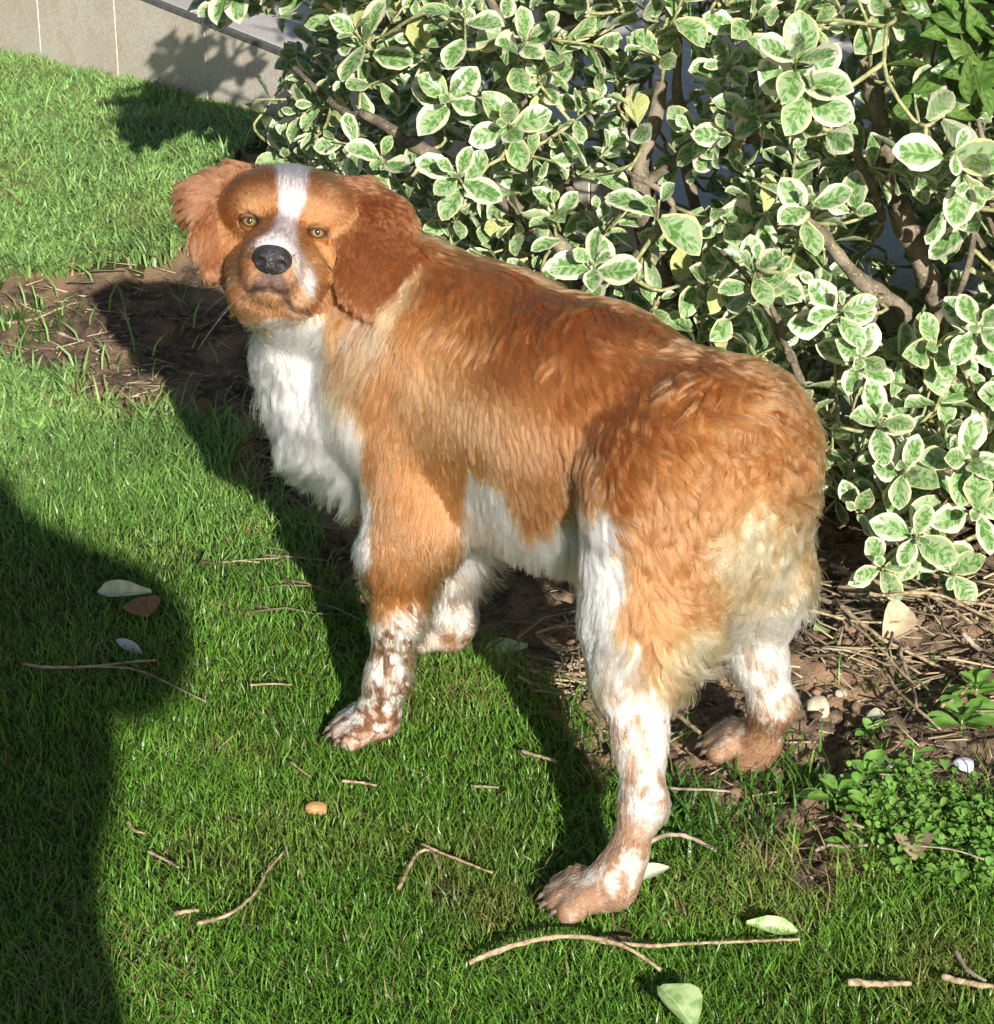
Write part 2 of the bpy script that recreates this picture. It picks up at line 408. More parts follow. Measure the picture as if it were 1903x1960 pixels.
for a, b in zip(seams[:-1], seams[1:]):
    link('riser_tile', boxm('riser_tile', a + 0.0025, b - 0.0025, 0.0, 0.0115, -0.25, ZT - 0.014, M_RISER, 0.0015), terr)
link('edge_trim', boxm('edge_trim', -2.64, SEND, -0.002, 0.010, ZT - 0.0135, ZT - 0.001, M_TRIM, 0.001), terr)
for a, b in zip(seams[:-1], seams[1:]):
    for j in range(7):
        t0 = 0.0105 + j * 0.49
        link('paving_slab', boxm('paving_slab', a + 0.002 - 0.09, b - 0.002 - 0.09, t0 + 0.0015, t0 + 0.4885, ZT - 0.0235, ZT, M_PAVE, 0.0015), terr)
# ------------------------------------------------------------------ the dog: body as one continuous skin grown from a distance field
DA = np.array([-.734, .679, 0]); DB = np.array([-.679, -.734, 0]); DO = np.array([-.026, 2.221, 0]); DZ = np.array([0, 0, 1.0])
def D(a, b, z): return DO + DA * a + DB * b + DZ * z
def Dp(u, v, b):
    r = ray(u, v); return CAM + r * ((b - (CAM - DO) @ DB) / (r @ DB))
def toD(P):
    q = P - DO; return np.stack([q @ DA, q @ DB, q[..., 2]], -1)
HB = Dp(560, 430, 0.105); HT = (HB - CAM) @ CAM_F                 # depth of the head
HPX = HT / FPX                                                    # metres per pixel at the head
def Hd(u, v, f):
    r = ray(u, v); return CAM + r * (HT - f)
TW = math.radians(-8.5)
HR_ = CAM_R * math.cos(TW) + CAM_U * math.sin(TW); HU_ = -CAM_R * math.sin(TW) + CAM_U * math.cos(TW); HF_ = -unit(HB - CAM)
HR_ = unit(HR_ - HF_ * (HR_ @ HF_)); HU_ = unit(np.cross(HF_, HR_))
HM = np.array([HR_, HU_, HF_])
PR = []                                                           # primitives: region, kind, data, blend
def cone(reg, a, b, r1, r2, k=0.03): PR.append((reg, 'c', (np.asarray(a), np.asarray(b), r1, r2), k))
def ell(reg, c, rad, M, k=0.03): PR.append((reg, 'e', (np.asarray(c), np.asarray(rad, float), np.asarray(M)), k))
def flat(reg, a, b, r1, r2, fl, k=0.012, M=None): PR.append((reg, 'f', (np.asarray(a), np.asarray(b), r1, r2, fl, HM if M is None else M), k))
BM = np.array([DA, DB, DZ])
# trunk
ell('torso', D(-0.06, 0, .355), (.19, .096, .110), BM, .02)
cone('torso', D(0.02, 0, .370), D(-.16, 0, .366), .100, .100, .05)
cone('torso', D(-.16, 0, .366), D(-.298, 0, .372), .098, .080, .05)
cone('torso', D(-.02, 0, .308), D(-.16, 0, .328), .074, .064, .05)
cone('torso', D(-.298, .0, .368), D(-.318, .005, .34), .078, .066, .04)
cone('tail', D(-.330, .0, .405), D(-.358, .0, .385), .030, .022, .03)
cone('bib', D(.05, .02, .340), D(.135, .01, .338), .088, .072, .05)
cone('bib', D(.145, .015, .335), D(.165, .03, .395), .070, .062, .04)
cone('neck', D(.00, 0, .398), D(.10, .02, .425), .080, .072, .05)
cone('neck', D(.09, .02, .425), Hd(600, 480, -.105), .066, .052, .04)
cone('bib', Dp(574, 665, .080), Dp(636, 790, .072), .042, .044, .03); cone('bib', Dp(636, 790, .072), Dp(716, 915, .064), .041, .026, .03)
# forelegs
cone('FL', D(.050, .062, .37), D(-.012, .088, .250), .058, .044, .020); cone('FL', D(.02, .060, .42), D(.06, .070, .345), .046, .050, .025)
EL = Dp(765, 1060, .105); ML = Dp(762, 1180, .112); WL = Dp(742, 1300, .115); PL = Dp(722, 1372, .117)
cone('FL', D(-.012, .088, .245), EL, .046, .040, .03)
cone('FL', EL, ML, .033, .0225, .02); cone('FL', ML, WL, .0225, .0188, .02); cone('FL', WL, PL, .0192, .0185, .02)
ER = D(.02, -.085, .25); cone('FR', D(.06, -.06, .35), ER, .06, .042, .03)
MR = Dp(868, 1090, -.075); PRr = Dp(868, 1190, -.085)
cone('FR', ER, MR, .036, .026, .02); cone('FR', MR, PRr, .026, .022, .02)
def toes(reg, base, heel, fwd, spread=.0142, r=.0136, ln=.036):
    """four toes and the pad of a foot; base = ankle, heel on the ground, fwd = ground direction"""
    f = unit(np.array([fwd[0], fwd[1], 0])); s = np.array([-f[1], f[0], 0]); h = np.array([heel[0], heel[1], float(land(heel[0:1], heel[1:2])[0])])
    cone(reg, base, h + DZ * .020 + f * .006, .021, .019, .02)
    out = []
    for i, (k_, l_) in enumerate(((-1.5, .80), (-.5, 1.0), (.5, 1.0), (1.5, .80))):
        kn = h + s * spread * k_ * .85 + f * (ln * .55 * l_) + DZ * .021; tp = h + s * spread * k_ + f * (ln * 1.02 * l_) + DZ * .0125
        cone(reg, h + s * spread * k_ * .5 + DZ * .019, kn, .012, r * .92, .005); cone(reg, kn, tp, r, r * .90, .002); out.append((tp, f))
    return out
TOES = []
TOES += toes('FL', PL, Dp(722, 1402, .117), np.array([-1, -.15, 0]))
TOES += toes('FR', PRr, Dp(872, 1236, -.087), DA * .9 + DB * .2)
# hind legs
HIPL = D(-.288, .046, .350); KNL = D(-.306, .098, .238)
cone('HL', HIPL, KNL, .080, .050, .022); cone('HL', D(-.300, .043, .33), D(-.310, .083, .240), .063, .044, .04)
TBL = Dp(1222, 1400, .135); HKL = Dp(1232, 1535, .160); MTL = Dp(1200, 1640, .190); PHL = Dp(1172, 1692, .205)
cone('HL', KNL, Dp(1216, 1290, .115), .046, .032, .03); cone('HL', Dp(1212, 1290, .115), TBL, .032, .0205, .03); cone('HL', TBL, HKL, .0205, .0188, .02)
cone('HL', HKL, MTL, .0186, .0150, .015); cone('HL', MTL, PHL, .0150, .0165, .015)
TOES += toes('HL', PHL, Dp(1148, 1718, .209), np.array([-1, -.10, 0]), .0142, .0136, .038)
HIPR = D(-.288, -.050, .355); KNR = D(-.295, -.085, .225)
cone('HR', HIPR, KNR, .078, .052, .04)
T1 = Dp(1448, 1255, -.095); HKR = Dp(1480, 1350, -.102); MTR = Dp(1455, 1420, -.107); PHR = Dp(1430, 1444, -.107)
cone('HR', KNR, T1, .046, .026, .03); cone('HR', T1, HKR, .025, .021, .02); cone('HR', HKR, MTR, .021, .018, .015); cone('HR', MTR, PHR, .019, .019, .015)
TOES += toes('HR', PHR, Dp(1425, 1452, -.107), DA * .9 + DB * .55, .0145, .0122, .032)
# head
s = HPX
ell('head', Hd(552, 402, -.048), (.064, .0445, .072), HM, .02)
cone('head', Hd(452, 440, -.044), Hd(462, 512, -.032), .028, .026, .025)
cone('head', Hd(628, 440, -.046), Hd(626, 525, -.036), .036, .034, .025)
cone('head', Hd(590, 470, -.06), Hd(560, 560, -.03), .055, .045, .03)
ell('head', Hd(488, 390, -.006), (.026, .020, .020), HM, .026); ell('head', Hd(614, 404, -.010), (.027, .021, .020), HM, .026)
cone('muzzle', Hd(548, 432, -.014), Hd(522, 484, .068), .0235, .0215, .014)
cone('muzzle', Hd(530, 508, .010), Hd(518, 520, .068), .037, .0295, .016)
cone('muzzle', Hd(487, 520, .026), Hd(478, 560, .050), .027, .0215, .012); cone('muzzle', Hd(570, 530, .022), Hd(563, 570, .048), .028, .0225, .012)
cone('muzzle', Hd(520, 535, .070), Hd(520, 552, .066), .022, .018, .010)
cone('jaw', Hd(545, 565, -.01), Hd(514, 584, .050), .028, .0185, .008)
# ears: flat flaps hung from the sides of the skull
flat('earA', Hd(458, 338, -.042), Hd(398, 388, -.034), 32 * s, 42 * s, 3.2); flat('earA', Hd(398, 388, -.034), Hd(404, 470, -.020), 42 * s, 32 * s, 3.4, .015)
flat('earA', Hd(404, 470, -.020), Hd(403, 524, -.010), 31 * s, 18 * s, 3.0, .015)
def eb(u, v): return Hd(u, v, -.034 + .060 * (v - 365) / 197)
_ax = unit(eb(690, 365) - eb(690, 562)); _nx = unit(np.cross(HR_, _ax)); EBM = np.array([unit(np.cross(_ax, _nx)), _ax, _nx])
for u0, v0, r0_, u1, v1, r1_ in ((690, 362, 30, 726, 420, 50), (726, 420, 50, 722, 490, 49), (722, 490, 49, 700, 552, 36), (700, 552, 36, 694, 568, 31)):
    flat('earB', eb(u0, v0), eb(u1, v1), r0_ * s, r1_ * s, 4.2, .02, EBM)
REGS = []
for p_ in PR:
    if p_[0] not in REGS: REGS.append(p_[0])
def prim_d(pr, P):
    _, t, d, _k = pr
    if t == 'c':
        a, b, r1, r2 = d; e = b - a; w = P - a; h = np.clip((w @ e) / (e @ e), 0, 1)
        return np.linalg.norm(w - h[..., None] * e, axis=-1) - (r1 + (r2 - r1) * h)
    if t == 'e':
        c, r, M = d; q = (P - c) @ M.T; k0 = np.linalg.norm(q / r, axis=-1); k1 = np.linalg.norm(q / (r * r), axis=-1)
        return k0 * (k0 - 1) / np.maximum(k1, 1e-9)
    a, b, r1, r2, fl, M = d; sc = np.array([1, 1, fl]); a2 = (M @ a) * sc; b2 = (M @ b) * sc; p2 = (P @ M.T) * sc
    e = b2 - a2; w = p2 - a2; h = np.clip((w @ e) / (e @ e), 0, 1)
    return (np.linalg.norm(w - h[..., None] * e, axis=-1) - (r1 + (r2 - r1) * h)) * 0.6
def prim_box(pr):
    _, t, d, k = pr
    if t == 'e': m = max(d[1]); return d[0] - m, d[0] + m
    m = max(d[2], d[3]); return np.minimum(d[0], d[1]) - m, np.maximum(d[0], d[1]) + m
def smin(a, b, k):
    h = np.maximum(k - np.abs(a - b), 0) / k; return np.minimum(a, b) - h * h * k * 0.25
CARVE = []                                                        # sockets and the line of the mouth
def sdf(P):
    d = np.full(P.shape[:-1], 1e3)
    for pr in PR: d = smin(d, prim_d(pr, P), pr[3])
    for t, dd, k in CARVE: d = -smin(-d, prim_d(('', t, dd, 0), P), k)
    return d
def march(u, v, t0=None):
    r = unit(ray(u, v)); t = 1.8
    for _ in range(120):
        d = float(sdf((CAM + r * t)[None])[0]); t += d * 0.7
        if abs(d) < 2e-4: break
    return CAM + r * t
def sdf_n(p):
    e = 1e-3; return unit(np.array([sdf((p + e * x)[None])[0] - sdf((p - e * x)[None])[0] for x in np.eye(3)]))
EYES = []
for (eu, ev) in ((475, 425), (609, 446)):
    p_ = march(eu, ev); n_ = unit(sdf_n(p_) * 0.35 + HF_ * 0.65); EYES.append((p_ - n_ * .0075, n_))
for c_, n_ in EYES: CARVE.append(('e', (c_ + n_ * .006, np.array([.0122, .0078, .013]), HM), .003))
def groove(pts, r, k=.003):
    q = [march(u, v) for u, v in pts]
    for a, b in zip(q[:-1], q[1:]): CARVE.append(('c', (a, b, r, r), k))
LIPL = [(517, 530), (514, 555), (540, 564), (550, 583), (563, 596), (592, 598)]; LIPR = [(514, 555), (492, 557), (473, 562), (462, 574)]
q1 = [march(u, v) for u, v in LIPL]; q2 = [march(u, v) for u, v in LIPR]
for qq in (q1, q2):
    for a, b in zip(qq[:-1], qq[1:]): CARVE.append(('c', (a, b, .0024, .0024), .003))

def axis_graded(lo, hi, flo, fhi, d, df):
    return np.concatenate([np.arange(lo, flo, d), np.arange(flo, fhi, df), np.arange(fhi, hi, d)])
bx0 = np.min([prim_box(p_)[0] for p_ in PR], 0) - .02; bx1 = np.max([prim_box(p_)[1] for p_ in PR], 0) + .02
hc = Hd(555, 460, 0)
AX = axis_graded(bx0[0], bx1[0], hc[0] - .115, hc[0] + .10, .0042, .0024); AY = axis_graded(bx0[1], bx1[1], hc[1] - .10, hc[1] + .06, .0042, .0025)
AZ = np.concatenate([np.arange(bx0[2], .06, .0027), axis_graded(.06, bx1[2], hc[2] - .10, hc[2] + .10, .0048, .0024)])
DG = np.full((len(AX), len(AY), len(AZ)), 0.2, np.float32)
def sub_eval(lo, hi, fn):
    i0, i1 = np.searchsorted(AX, (lo[0], hi[0])); j0, j1 = np.searchsorted(AY, (lo[1], hi[1])); k0, k1 = np.searchsorted(AZ, (lo[2], hi[2]))
    if min(i1 - i0, j1 - j0, k1 - k0) < 1: return
    g = np.stack(np.meshgrid(AX[i0:i1], AY[j0:j1], AZ[k0:k1], indexing='ij'), -1)
    DG[i0:i1, j0:j1, k0:k1] = fn(DG[i0:i1, j0:j1, k0:k1], g)
for pr in PR:
    lo, hi = prim_box(pr); m = pr[3] + .012
    sub_eval(lo - m, hi + m, lambda d, g, pr=pr: smin(d, prim_d(pr, g), pr[3]))
for t, dd, k in CARVE:
    lo, hi = prim_box(('', t, dd, 0)); sub_eval(lo - .01, hi + .01, lambda d, g: -smin(-d, prim_d(('', t, dd, 0), g), k))
def surface_nets(Dg, ax, ay, az):
    S = Dg < 0; n = np.array(Dg.shape) - 1
    c = [S[i:n[0] + i, j:n[1] + j, l:n[2] + l] for i in (0, 1) for j in (0, 1) for l in (0, 1)]
    cnt = sum(x.astype(np.int8) for x in c); act = (cnt > 0) & (cnt < 8)
    idx = np.argwhere(act); num = np.full(act.shape, -1, np.int64); num[act] = np.arange(len(idx))
    acc_ = np.zeros((len(idx), 3)); w = np.zeros(len(idx))
    corner = [(i, j, l) for i in (0, 1) for j in (0, 1) for l in (0, 1)]
    def val(o): return Dg[idx[:, 0] + o[0], idx[:, 1] + o[1], idx[:, 2] + o[2]]
    def pos(o): return np.stack([ax[idx[:, 0] + o[0]], ay[idx[:, 1] + o[1]], az[idx[:, 2] + o[2]]], -1)
    for o in corner:
        for d in range(3):
            if o[d]: continue
            o2 = list(o); o2[d] = 1; a, b = val(o), val(tuple(o2)); x = (a < 0) != (b < 0)
            t = np.where(x, a / np.where(x, a - b, 1), 0)
            acc_ += np.where(x[:, None], pos(o) + (pos(tuple(o2)) - pos(o)) * t[:, None], 0); w += x
    Vv = acc_ / w[:, None]; quads = []
    for d in range(3):
        o1, o2 = [(1, 2), (2, 0), (0, 1)][d]
        sl = [slice(1, n[0]), slice(1, n[1]), slice(1, n[2])]; sl[d] = slice(0, n[d]); s2 = list(sl); s2[d] = slice(1, n[d] + 1)
        A_, B_ = S[tuple(sl)], S[tuple(s2)]; off = np.array([1, 1, 1]); off[d] = 0
        for flip in (0, 1):
            e = np.argwhere(A_ & ~B_ if not flip else ~A_ & B_) + off
            if not len(e): continue
            u1 = np.zeros(3, int); u1[o1] = 1; u2 = np.zeros(3, int); u2[o2] = 1
            q = np.stack([num[tuple((e - u1 * a - u2 * b).T)] for a, b in ((0, 0), (1, 0), (1, 1), (0, 1))], -1)
            quads.append(q if not flip else q[:, ::-1])
    return Vv, np.concatenate(quads)
BV, BQ = surface_nets(DG, AX, AY, AZ); del DG
# orientation: outward
nn = np.cross(BV[BQ[:500, 1]] - BV[BQ[:500, 0]], BV[BQ[:500, 2]] - BV[BQ[:500, 0]]); cc_ = BV[BQ[:500]].mean(1)
if (sdf(cc_ + unit(nn) * .002) < sdf(cc_ - unit(nn) * .002)).mean() > .5: BQ = BQ[:, ::-1]
def region_of(P):
    best = np.full(len(P), 1e3); reg = np.zeros(len(P), int)
    for pr in PR:
        d = prim_d(pr, P); m = d < best; best[m] = d[m]; reg[m] = REGS.index(pr[0])
    return reg
BREG = region_of(BV)
fn_ = np.cross(BV[BQ[:, 2]] - BV[BQ[:, 0]], BV[BQ[:, 3]] - BV[BQ[:, 1]]); BN = np.zeros_like(BV)
for j in range(4): np.add.at(BN, BQ[:, j], fn_)
BN = unit(BN)

# ---- coat colours, read off as patches of the coat (near flank; the far flank wears the same pattern)
RUST, GOLD, CREAM, WHITE, DARK, GREY, PINK = (np.array(c) for c in ((.245, .094, .032), (.375, .172, .062), (.68, .49, .29), (.80, .76, .70), (.13, .045, .016), (.035, .028, .030), (.62, .50, .44)))
WHITES = [[(430, 600), (470, 612), (530, 628), (600, 632), (640, 600), (672, 590), (700, 604), (655, 662), (632, 722), (640, 770), (682, 782), (700, 830), (690, 880), (706, 960), (712, 1040), (690, 1110), (660, 1130), (520, 1000), (420, 740)],
          [(888, 1010), (884, 950), (897, 920), (905, 890), (935, 892), (965, 930), (1003, 975), (1060, 985), (1108, 945), (1165, 965), (1175, 1120), (1000, 1110), (900, 1065), (886, 1040)],
          [(1130, 1030), (1165, 1040), (1198, 1085), (1190, 1150), (1185, 1195), (1225, 1225), (1255, 1290), (1285, 1345), (1290, 1420), (1280, 1545), (1110, 1545), (1080, 1300), (1080, 1080)],
          [(1508, 925), (1540, 880), (1600, 862), (1610, 985), (1560, 1000), (1530, 985), (1508, 950)]]
BLAZE = [(524, 305), (592, 305), (586, 375), (566, 425), (572, 465), (588, 500), (604, 540), (596, 566), (580, 545), (562, 498), (536, 478), (500, 474), (480, 478), (490, 462), (512, 448), (532, 420), (536, 375)]
CREAMS = [[(730, 600), (700, 640), (660, 700), (630, 770), (650, 770), (700, 700), (745, 640), (790, 540), (800, 490), (760, 560)],
          [(1365, 1000), (1420, 960), (1480, 930), (1560, 1000), (1560, 1140), (1500, 1230), (1400, 1270), (1290, 1350), (1240, 1290), (1290, 1200), (1370, 1120)],
          [(640, 600), (600, 640), (470, 640), (440, 600), (500, 615)]]
LIPDK = [(484, 540), (500, 522), (540, 522), (556, 545), (556, 580), (540, 562), (514, 554), (492, 556), (476, 560)]
def coat(P, reg, jit=1.0):
    """albedo of the coat at points on the skin"""
    n = len(P); dq = toD(P); R_ = np.array(REGS)[reg]
    trunk = np.isin(R_, ('torso', 'HL', 'HR', 'tail', 'FL', 'FR'))
    far = trunk & (dq[:, 1] < -0.0) & np.isin(R_, ('torso', 'tail', 'HR', 'FR'))
    qd = dq.copy(); qd[far, 1] *= -1
    Pm = DO + qd[:, :1] * DA + qd[:, 1:2] * DB + qd[:, 2:] * DZ
    Pm = np.where(far[:, None] & (R_ != 'FR')[:, None] & (R_ != 'HR')[:, None], Pm, P)
    u, v, _ = project(Pm); uv = np.stack([u, v], -1) + (np.stack([fbm(P, 70, 31), fbm(P, 70, 32)], -1) - .5) * 40 * jit + RS.randn(n, 2) * 3 * jit
    c = np.repeat(RUST[None], n, 0)
    f1 = fbm(P, 9, 33)[:, None]; f2 = fbm(P, 45, 34)[:, None]
    m = sstep(.35, .7, f1) * .35 + sstep(.4, .75, f2) * .25
    sh = 1 - sstep(0, 170, poly_sd(uv, [(660, 640), (880, 540), (900, 800), (820, 1000), (690, 1180), (680, 900)]))[:, None]
    th = 1 - sstep(0, 130, poly_sd(uv, [(1190, 1010), (1420, 930), (1500, 1020), (1400, 1230), (1290, 1340), (1200, 1180)]))[:, None]
    m = np.clip(m + .34 * sh + .36 * th + .18 * sstep(.36, .27, qd[:, 2])[:, None], 0, 1)
    headm = np.isin(R_, ('head', 'muzzle', 'jaw', 'earA', 'earB'))
    m = np.where(headm[:, None], .10 + .2 * f2, m)
    c = c * (1 - m) + GOLD * m
    body = ~headm
    for po in CREAMS:
        a = ((1 - sstep(-18, 22, poly_sd(uv, po))) * body * (.35 + .65 * sstep(.38, .6, fbm(P, 38, 35))))[:, None]; c = c * (1 - a) + CREAM * a
    legs = np.isin(R_, ('FL', 'FR', 'HL', 'HR'))
    for po in WHITES:
        a = ((1 - sstep(-7, 7, poly_sd(uv, po))) * (body | (R_ == 'jaw') & (v > 612)))[:, None]; c = c * (1 - a) + WHITE * a
    # the legs: white with tan and dark ticking, tan feet
    lowF = np.isin(R_, ('FL',)) * sstep(1185, 1215, v + (fbm(P, 60, 36) - .5) * 60 - (u - 690) * -.30) ; lowR = (R_ == 'FR') * 1.0
    hr = (R_ == 'HR') * sstep(.235, .20, dq[:, 2]); hl = (R_ == 'HL') * sstep(1500, 1530, v)
    Pj = P + RS.randn(n, 3) * .0014 * jit; tick = sstep(.52, .64, fbm(Pj * np.array([1, 1, .6]), 95, 37, 2)); fine = sstep(.60, .68, vnoise(Pj, 150, 38))
    la = np.clip(lowF + lowR * .9 + hr + hl, 0, 1)[:, None]
    tan = np.array([.43, .28, .165])
    foot = sstep(.045, .02, dq[:, 2]); tm = np.clip(tick * np.where(R_ == 'FR', .6, .62) + hl * sstep(.105, .085, dq[:, 2]) * (.35 + .6 * sstep(.40, .50, fbm(Pj * np.array([1, 1, .5]), 110, 47))) + foot * .65 * (1 - .5 * sstep(.5, .6, fbm(Pj * np.array([1, 1, .6]), 110, 40))) + (R_ == 'HR') * sstep(.11, .07, dq[:, 2]) * (.45 + .5 * sstep(.42, .5, fbm(Pj * np.array([1, 1, .5]), 110, 48))), 0, .95)[:, None]
    lc = (WHITE * .97) * (1 - tm) + (tan * .35 + RUST * .65) * tm; lc = np.where((fine * (la[:, 0] > .5) * (R_ == 'FL'))[:, None] > .5, RUST * .6 + GREY * .4, lc)
    c = c * (1 - la) + lc * la
    wh = ((R_ == 'HL') * (1 - sstep(-7, 7, poly_sd(uv, WHITES[2]))) * sstep(.50, .58, fbm(Pj * np.array([1, 1, .5]), 115, 39)) * .85 * sstep(1180, 1300, v))[:, None]; c = c * (1 - wh) + (GOLD * .35 + RUST * .5 + CREAM * .15) * wh
    thr = headm & ((v - (u - 560) * -.05) > 606) & ~np.isin(R_, ('earA', 'earB')); ct = sstep(.46, .58, fbm(P, 34, 49))[:, None] * .7; tc_ = WHITE * .95 * (1 - ct) + (CREAM * .5 + GOLD * .5) * ct; c[thr] = tc_[thr]
    # head
    hu, hv = u + RS.randn(n) * 2 * jit, v + RS.randn(n) * 2 * jit; H2 = np.stack([hu, hv], -1) + (np.stack([fbm(P, 120, 41), fbm(P, 120, 42)], -1) - .5) * 14 * jit
    front = headm & ~np.isin(R_, ('earA', 'earB')) & (((P - HB) @ HF_) > -.075)
    def blend(po, col, soft, amt=1.0):
        nonlocal c
        a = ((1 - sstep(-soft, soft, poly_sd(H2, po))) * front * amt)[:, None]; c = c * (1 - a) + col * a
    ORANGE = np.array([.38, .168, .052])
    blend([(452, 470), (470, 380), (530, 380), (520, 440), (470, 540), (440, 540)], ORANGE, 22, .75)
    blend([(580, 380), (640, 400), (665, 470), (650, 560), (600, 560), (575, 450)], ORANGE, 26, .75)
    blend([(460, 540), (500, 500), (570, 500), (600, 560), (570, 612), (470, 612)], np.array([.42, .235, .125]), 14, .85)
    blend(BLAZE, np.array([.74, .66, .64]), 7, .93)
    blend([(560, 500), (578, 500), (596, 560), (590, 572), (572, 545)], np.array([.72, .66, .64]), 5, .6)
    blend(LIPDK, np.array([.085, .055, .055]), 7, .85)
    for po in ([(514, 552), (541, 560), (553, 581), (565, 593), (593, 595), (593, 602), (561, 601), (546, 586), (537, 568), (512, 559)], [(514, 552), (492, 553), (472, 558), (459, 574), (465, 577), (475, 565), (493, 560), (513, 559)]):
        blend(po, np.array([.045, .03, .03]), 4, .9)
    tk = sstep(.66, .72, vnoise(P, 330, 43)) * (R_ == 'muzzle') * .55; c = c * (1 - tk[:, None]) + np.array([.12, .06, .045]) * tk[:, None]
    for (c_, n_) in EYES:
        dd = P - c_; rr = np.hypot((dd @ HR_) / 1.45, (dd @ HU_)); a = (np.where(front, 1 - sstep(.0068, .0095, rr), 0) * .80)[:, None]; c = c * (1 - a) + np.array([.03, .02, .02]) * a
    bk = front * (1 - sstep(-14, 14, poly_sd(H2, [(430, 340), (520, 325), (528, 360), (480, 385), (455, 420), (430, 470)]))) * .22; c = c * (1 - bk[:, None]) + np.array([.22, .075, .022]) * bk[:, None]
    ear = np.isin(R_, ('earA', 'earB')); em = (ear * (.75 + .2 * f2[:, 0]))[:, None]; c = c * (1 - em) + np.array([.170, .060, .022]) * em
    tip = (ear * sstep(.445, .43, P[:, 2]) * .3)[:, None]; c = c * (1 - tip) + np.array([.18, .068, .034]) * tip
    return np.clip(c, .008, .9)
k = NT('dog_skin'); M_SKIN = k.done(k.pbsdf(k.attr('col', 'Color'), 0.6, 0.25))
dogc = G(900, 1480); dogc = np.array([.06, 2.1, 0.0])
dog = empty('dog', dogc, 'tan and white long-haired dog standing on the lawn edge with its head turned', 'dog')
def put(name, me, parent, smooth=True, **pp):
    o = link(name, me, parent, **pp); o.matrix_parent_inverse = Matrix.Translation(-Vector(dogc)) if parent is dog else Matrix.Identity(4); return o
body = put('body', mesh_np('body', BV - 0 * BN, BQ, mats=[M_SKIN], col=coat(BV, BREG, .6) * .8), dog)
# ------------------------------------------------------------------ eyes, nose, claws
def bm_mesh(name, bm, mats):
    me = bpy.data.meshes.new(name); bm.to_mesh(me); bm.free()
    for m in mats: me.materials.append(m)
    for p in me.polygons: p.use_smooth = True
    return me
def frame(c, x, y, z, s=(1, 1, 1)):
    M = Matrix.Identity(4)
    for i in range(3):
        M[i][0] = x[i] * s[0]; M[i][1] = y[i] * s[1]; M[i][2] = z[i] * s[2]; M[i][3] = c[i]
    return M
k = NT('eye'); o_ = k.obco(); sp = k.n('SeparateXYZ', i_Vector=o_)
r_ = k.math('SQRT', k.math('ADD', k.math('MULTIPLY', sp.outputs[0], sp.outputs[0]), k.math('MULTIPLY', sp.outputs[1], sp.outputs[1])))
iris = k.mix(k.ramp(r_, .25, .62), (.24, .145, .050), (.10, .052, .018)); iris = k.mix(k.ramp(k.noise(o_, 14, 3), .3, .7, 0, .4), iris, (.26, .18, .075))
c_ = k.mix(k.ramp(r_, .27, .31), (.004, .004, .004), iris); c_ = k.mix(k.ramp(r_, .66, .76), c_, (.02, .013, .010)); c_ = k.mix(k.ramp(r_, .86, .92), c_, (.16, .11, .10))
M_EYE = k.done(k.pbsdf(c_, .06, .6, **{'Coat Weight': 1.0, 'Coat Roughness': .02}))
for c0, n0 in EYES:
    z_ = unit(HF_ * .85 + n0 * .15); x_ = unit(HR_ - z_ * (HR_ @ z_)); y_ = np.cross(z_, x_)
    bm = bmesh.new(); bmesh.ops.create_uvsphere(bm, u_segments=24, v_segments=16, radius=1.0)
    o = put('eye', bm_mesh('eye', bm, [M_EYE]), dog); o.matrix_parent_inverse = Matrix.Identity(4)
    o.matrix_basis = Matrix.Translation(-Vector(dogc)) @ frame(c0 - n0 * .0005, x_, y_, z_, (.0098,) * 3)
# lids: shells over the eyeball that leave an almond open
k = NT('lid_skin'); M_LID = k.done(k.pbsdf(k.attr('col', 'Color'), .5, .35))
for c0, n0 in EYES:
    z_ = unit(HF_ * .85 + n0 * .15); x_ = unit(HR_ - z_ * (HR_ @ z_)); y_ = np.cross(z_, x_)
    for sg, hgt in ((1, .30), (-1, .50)):
        vs, nx_, ny_, lc_ = [], 24, 8, []
        for i in range(nx_ + 1):
            X = -1 + 2 * i / nx_; edge = hgt * max(1 - (X / .80) ** 2, 0) ** .7 * (1 if sg > 0 else 1.0) + (.06 * X if sg > 0 else 0)
            for j in range(ny_ + 1):
                t = j / ny_; y__ = edge * (1 - t) + 1.25 * t; x__ = X * .98 * (1 + .35 * t); q = np.array([x__, sg * y__, math.sqrt(max(1.22 - min(x__ * x__ * .9 + y__ * y__ * .75, 1.2), .02))])
                q = q / np.linalg.norm(q) * (1.085 + .05 * math.exp(-(t / .12) ** 2)); vs.append(q); e_ = min(max((t - .10) / .25, 0), 1); lc_.append(np.array([.025, .016, .014]) * (1 - e_) + np.array([.26, .105, .030]) * e_)
        vs = np.array(vs) * .0098; Q_ = [(i * (ny_ + 1) + j, (i + 1) * (ny_ + 1) + j, (i + 1) * (ny_ + 1) + j + 1, i * (ny_ + 1) + j + 1) for i in range(nx_) for j in range(ny_)]
        Vw = (c0 - n0 * .0005) + vs[:, :1] * x_ + vs[:, 1:2] * y_ + vs[:, 2:] * z_
        put('eyelid', mesh_np('eyelid', Vw, np.array(Q_)[:, ::sg], mats=[M_LID], col=np.array(lc_)), dog)
k = NT('nose'); g_ = k.obco()
M_NOSE = k.done(k.pbsdf(k.mix(k.ramp(k.noise(g_, 60, 3), .3, .7), (.018, .016, .019), (.055, .048, .053)), .44, .42, k.bump(k.n('TexVoronoi', i_Vector=g_, i_Scale=420.0).outputs[0], .8, .0014)))
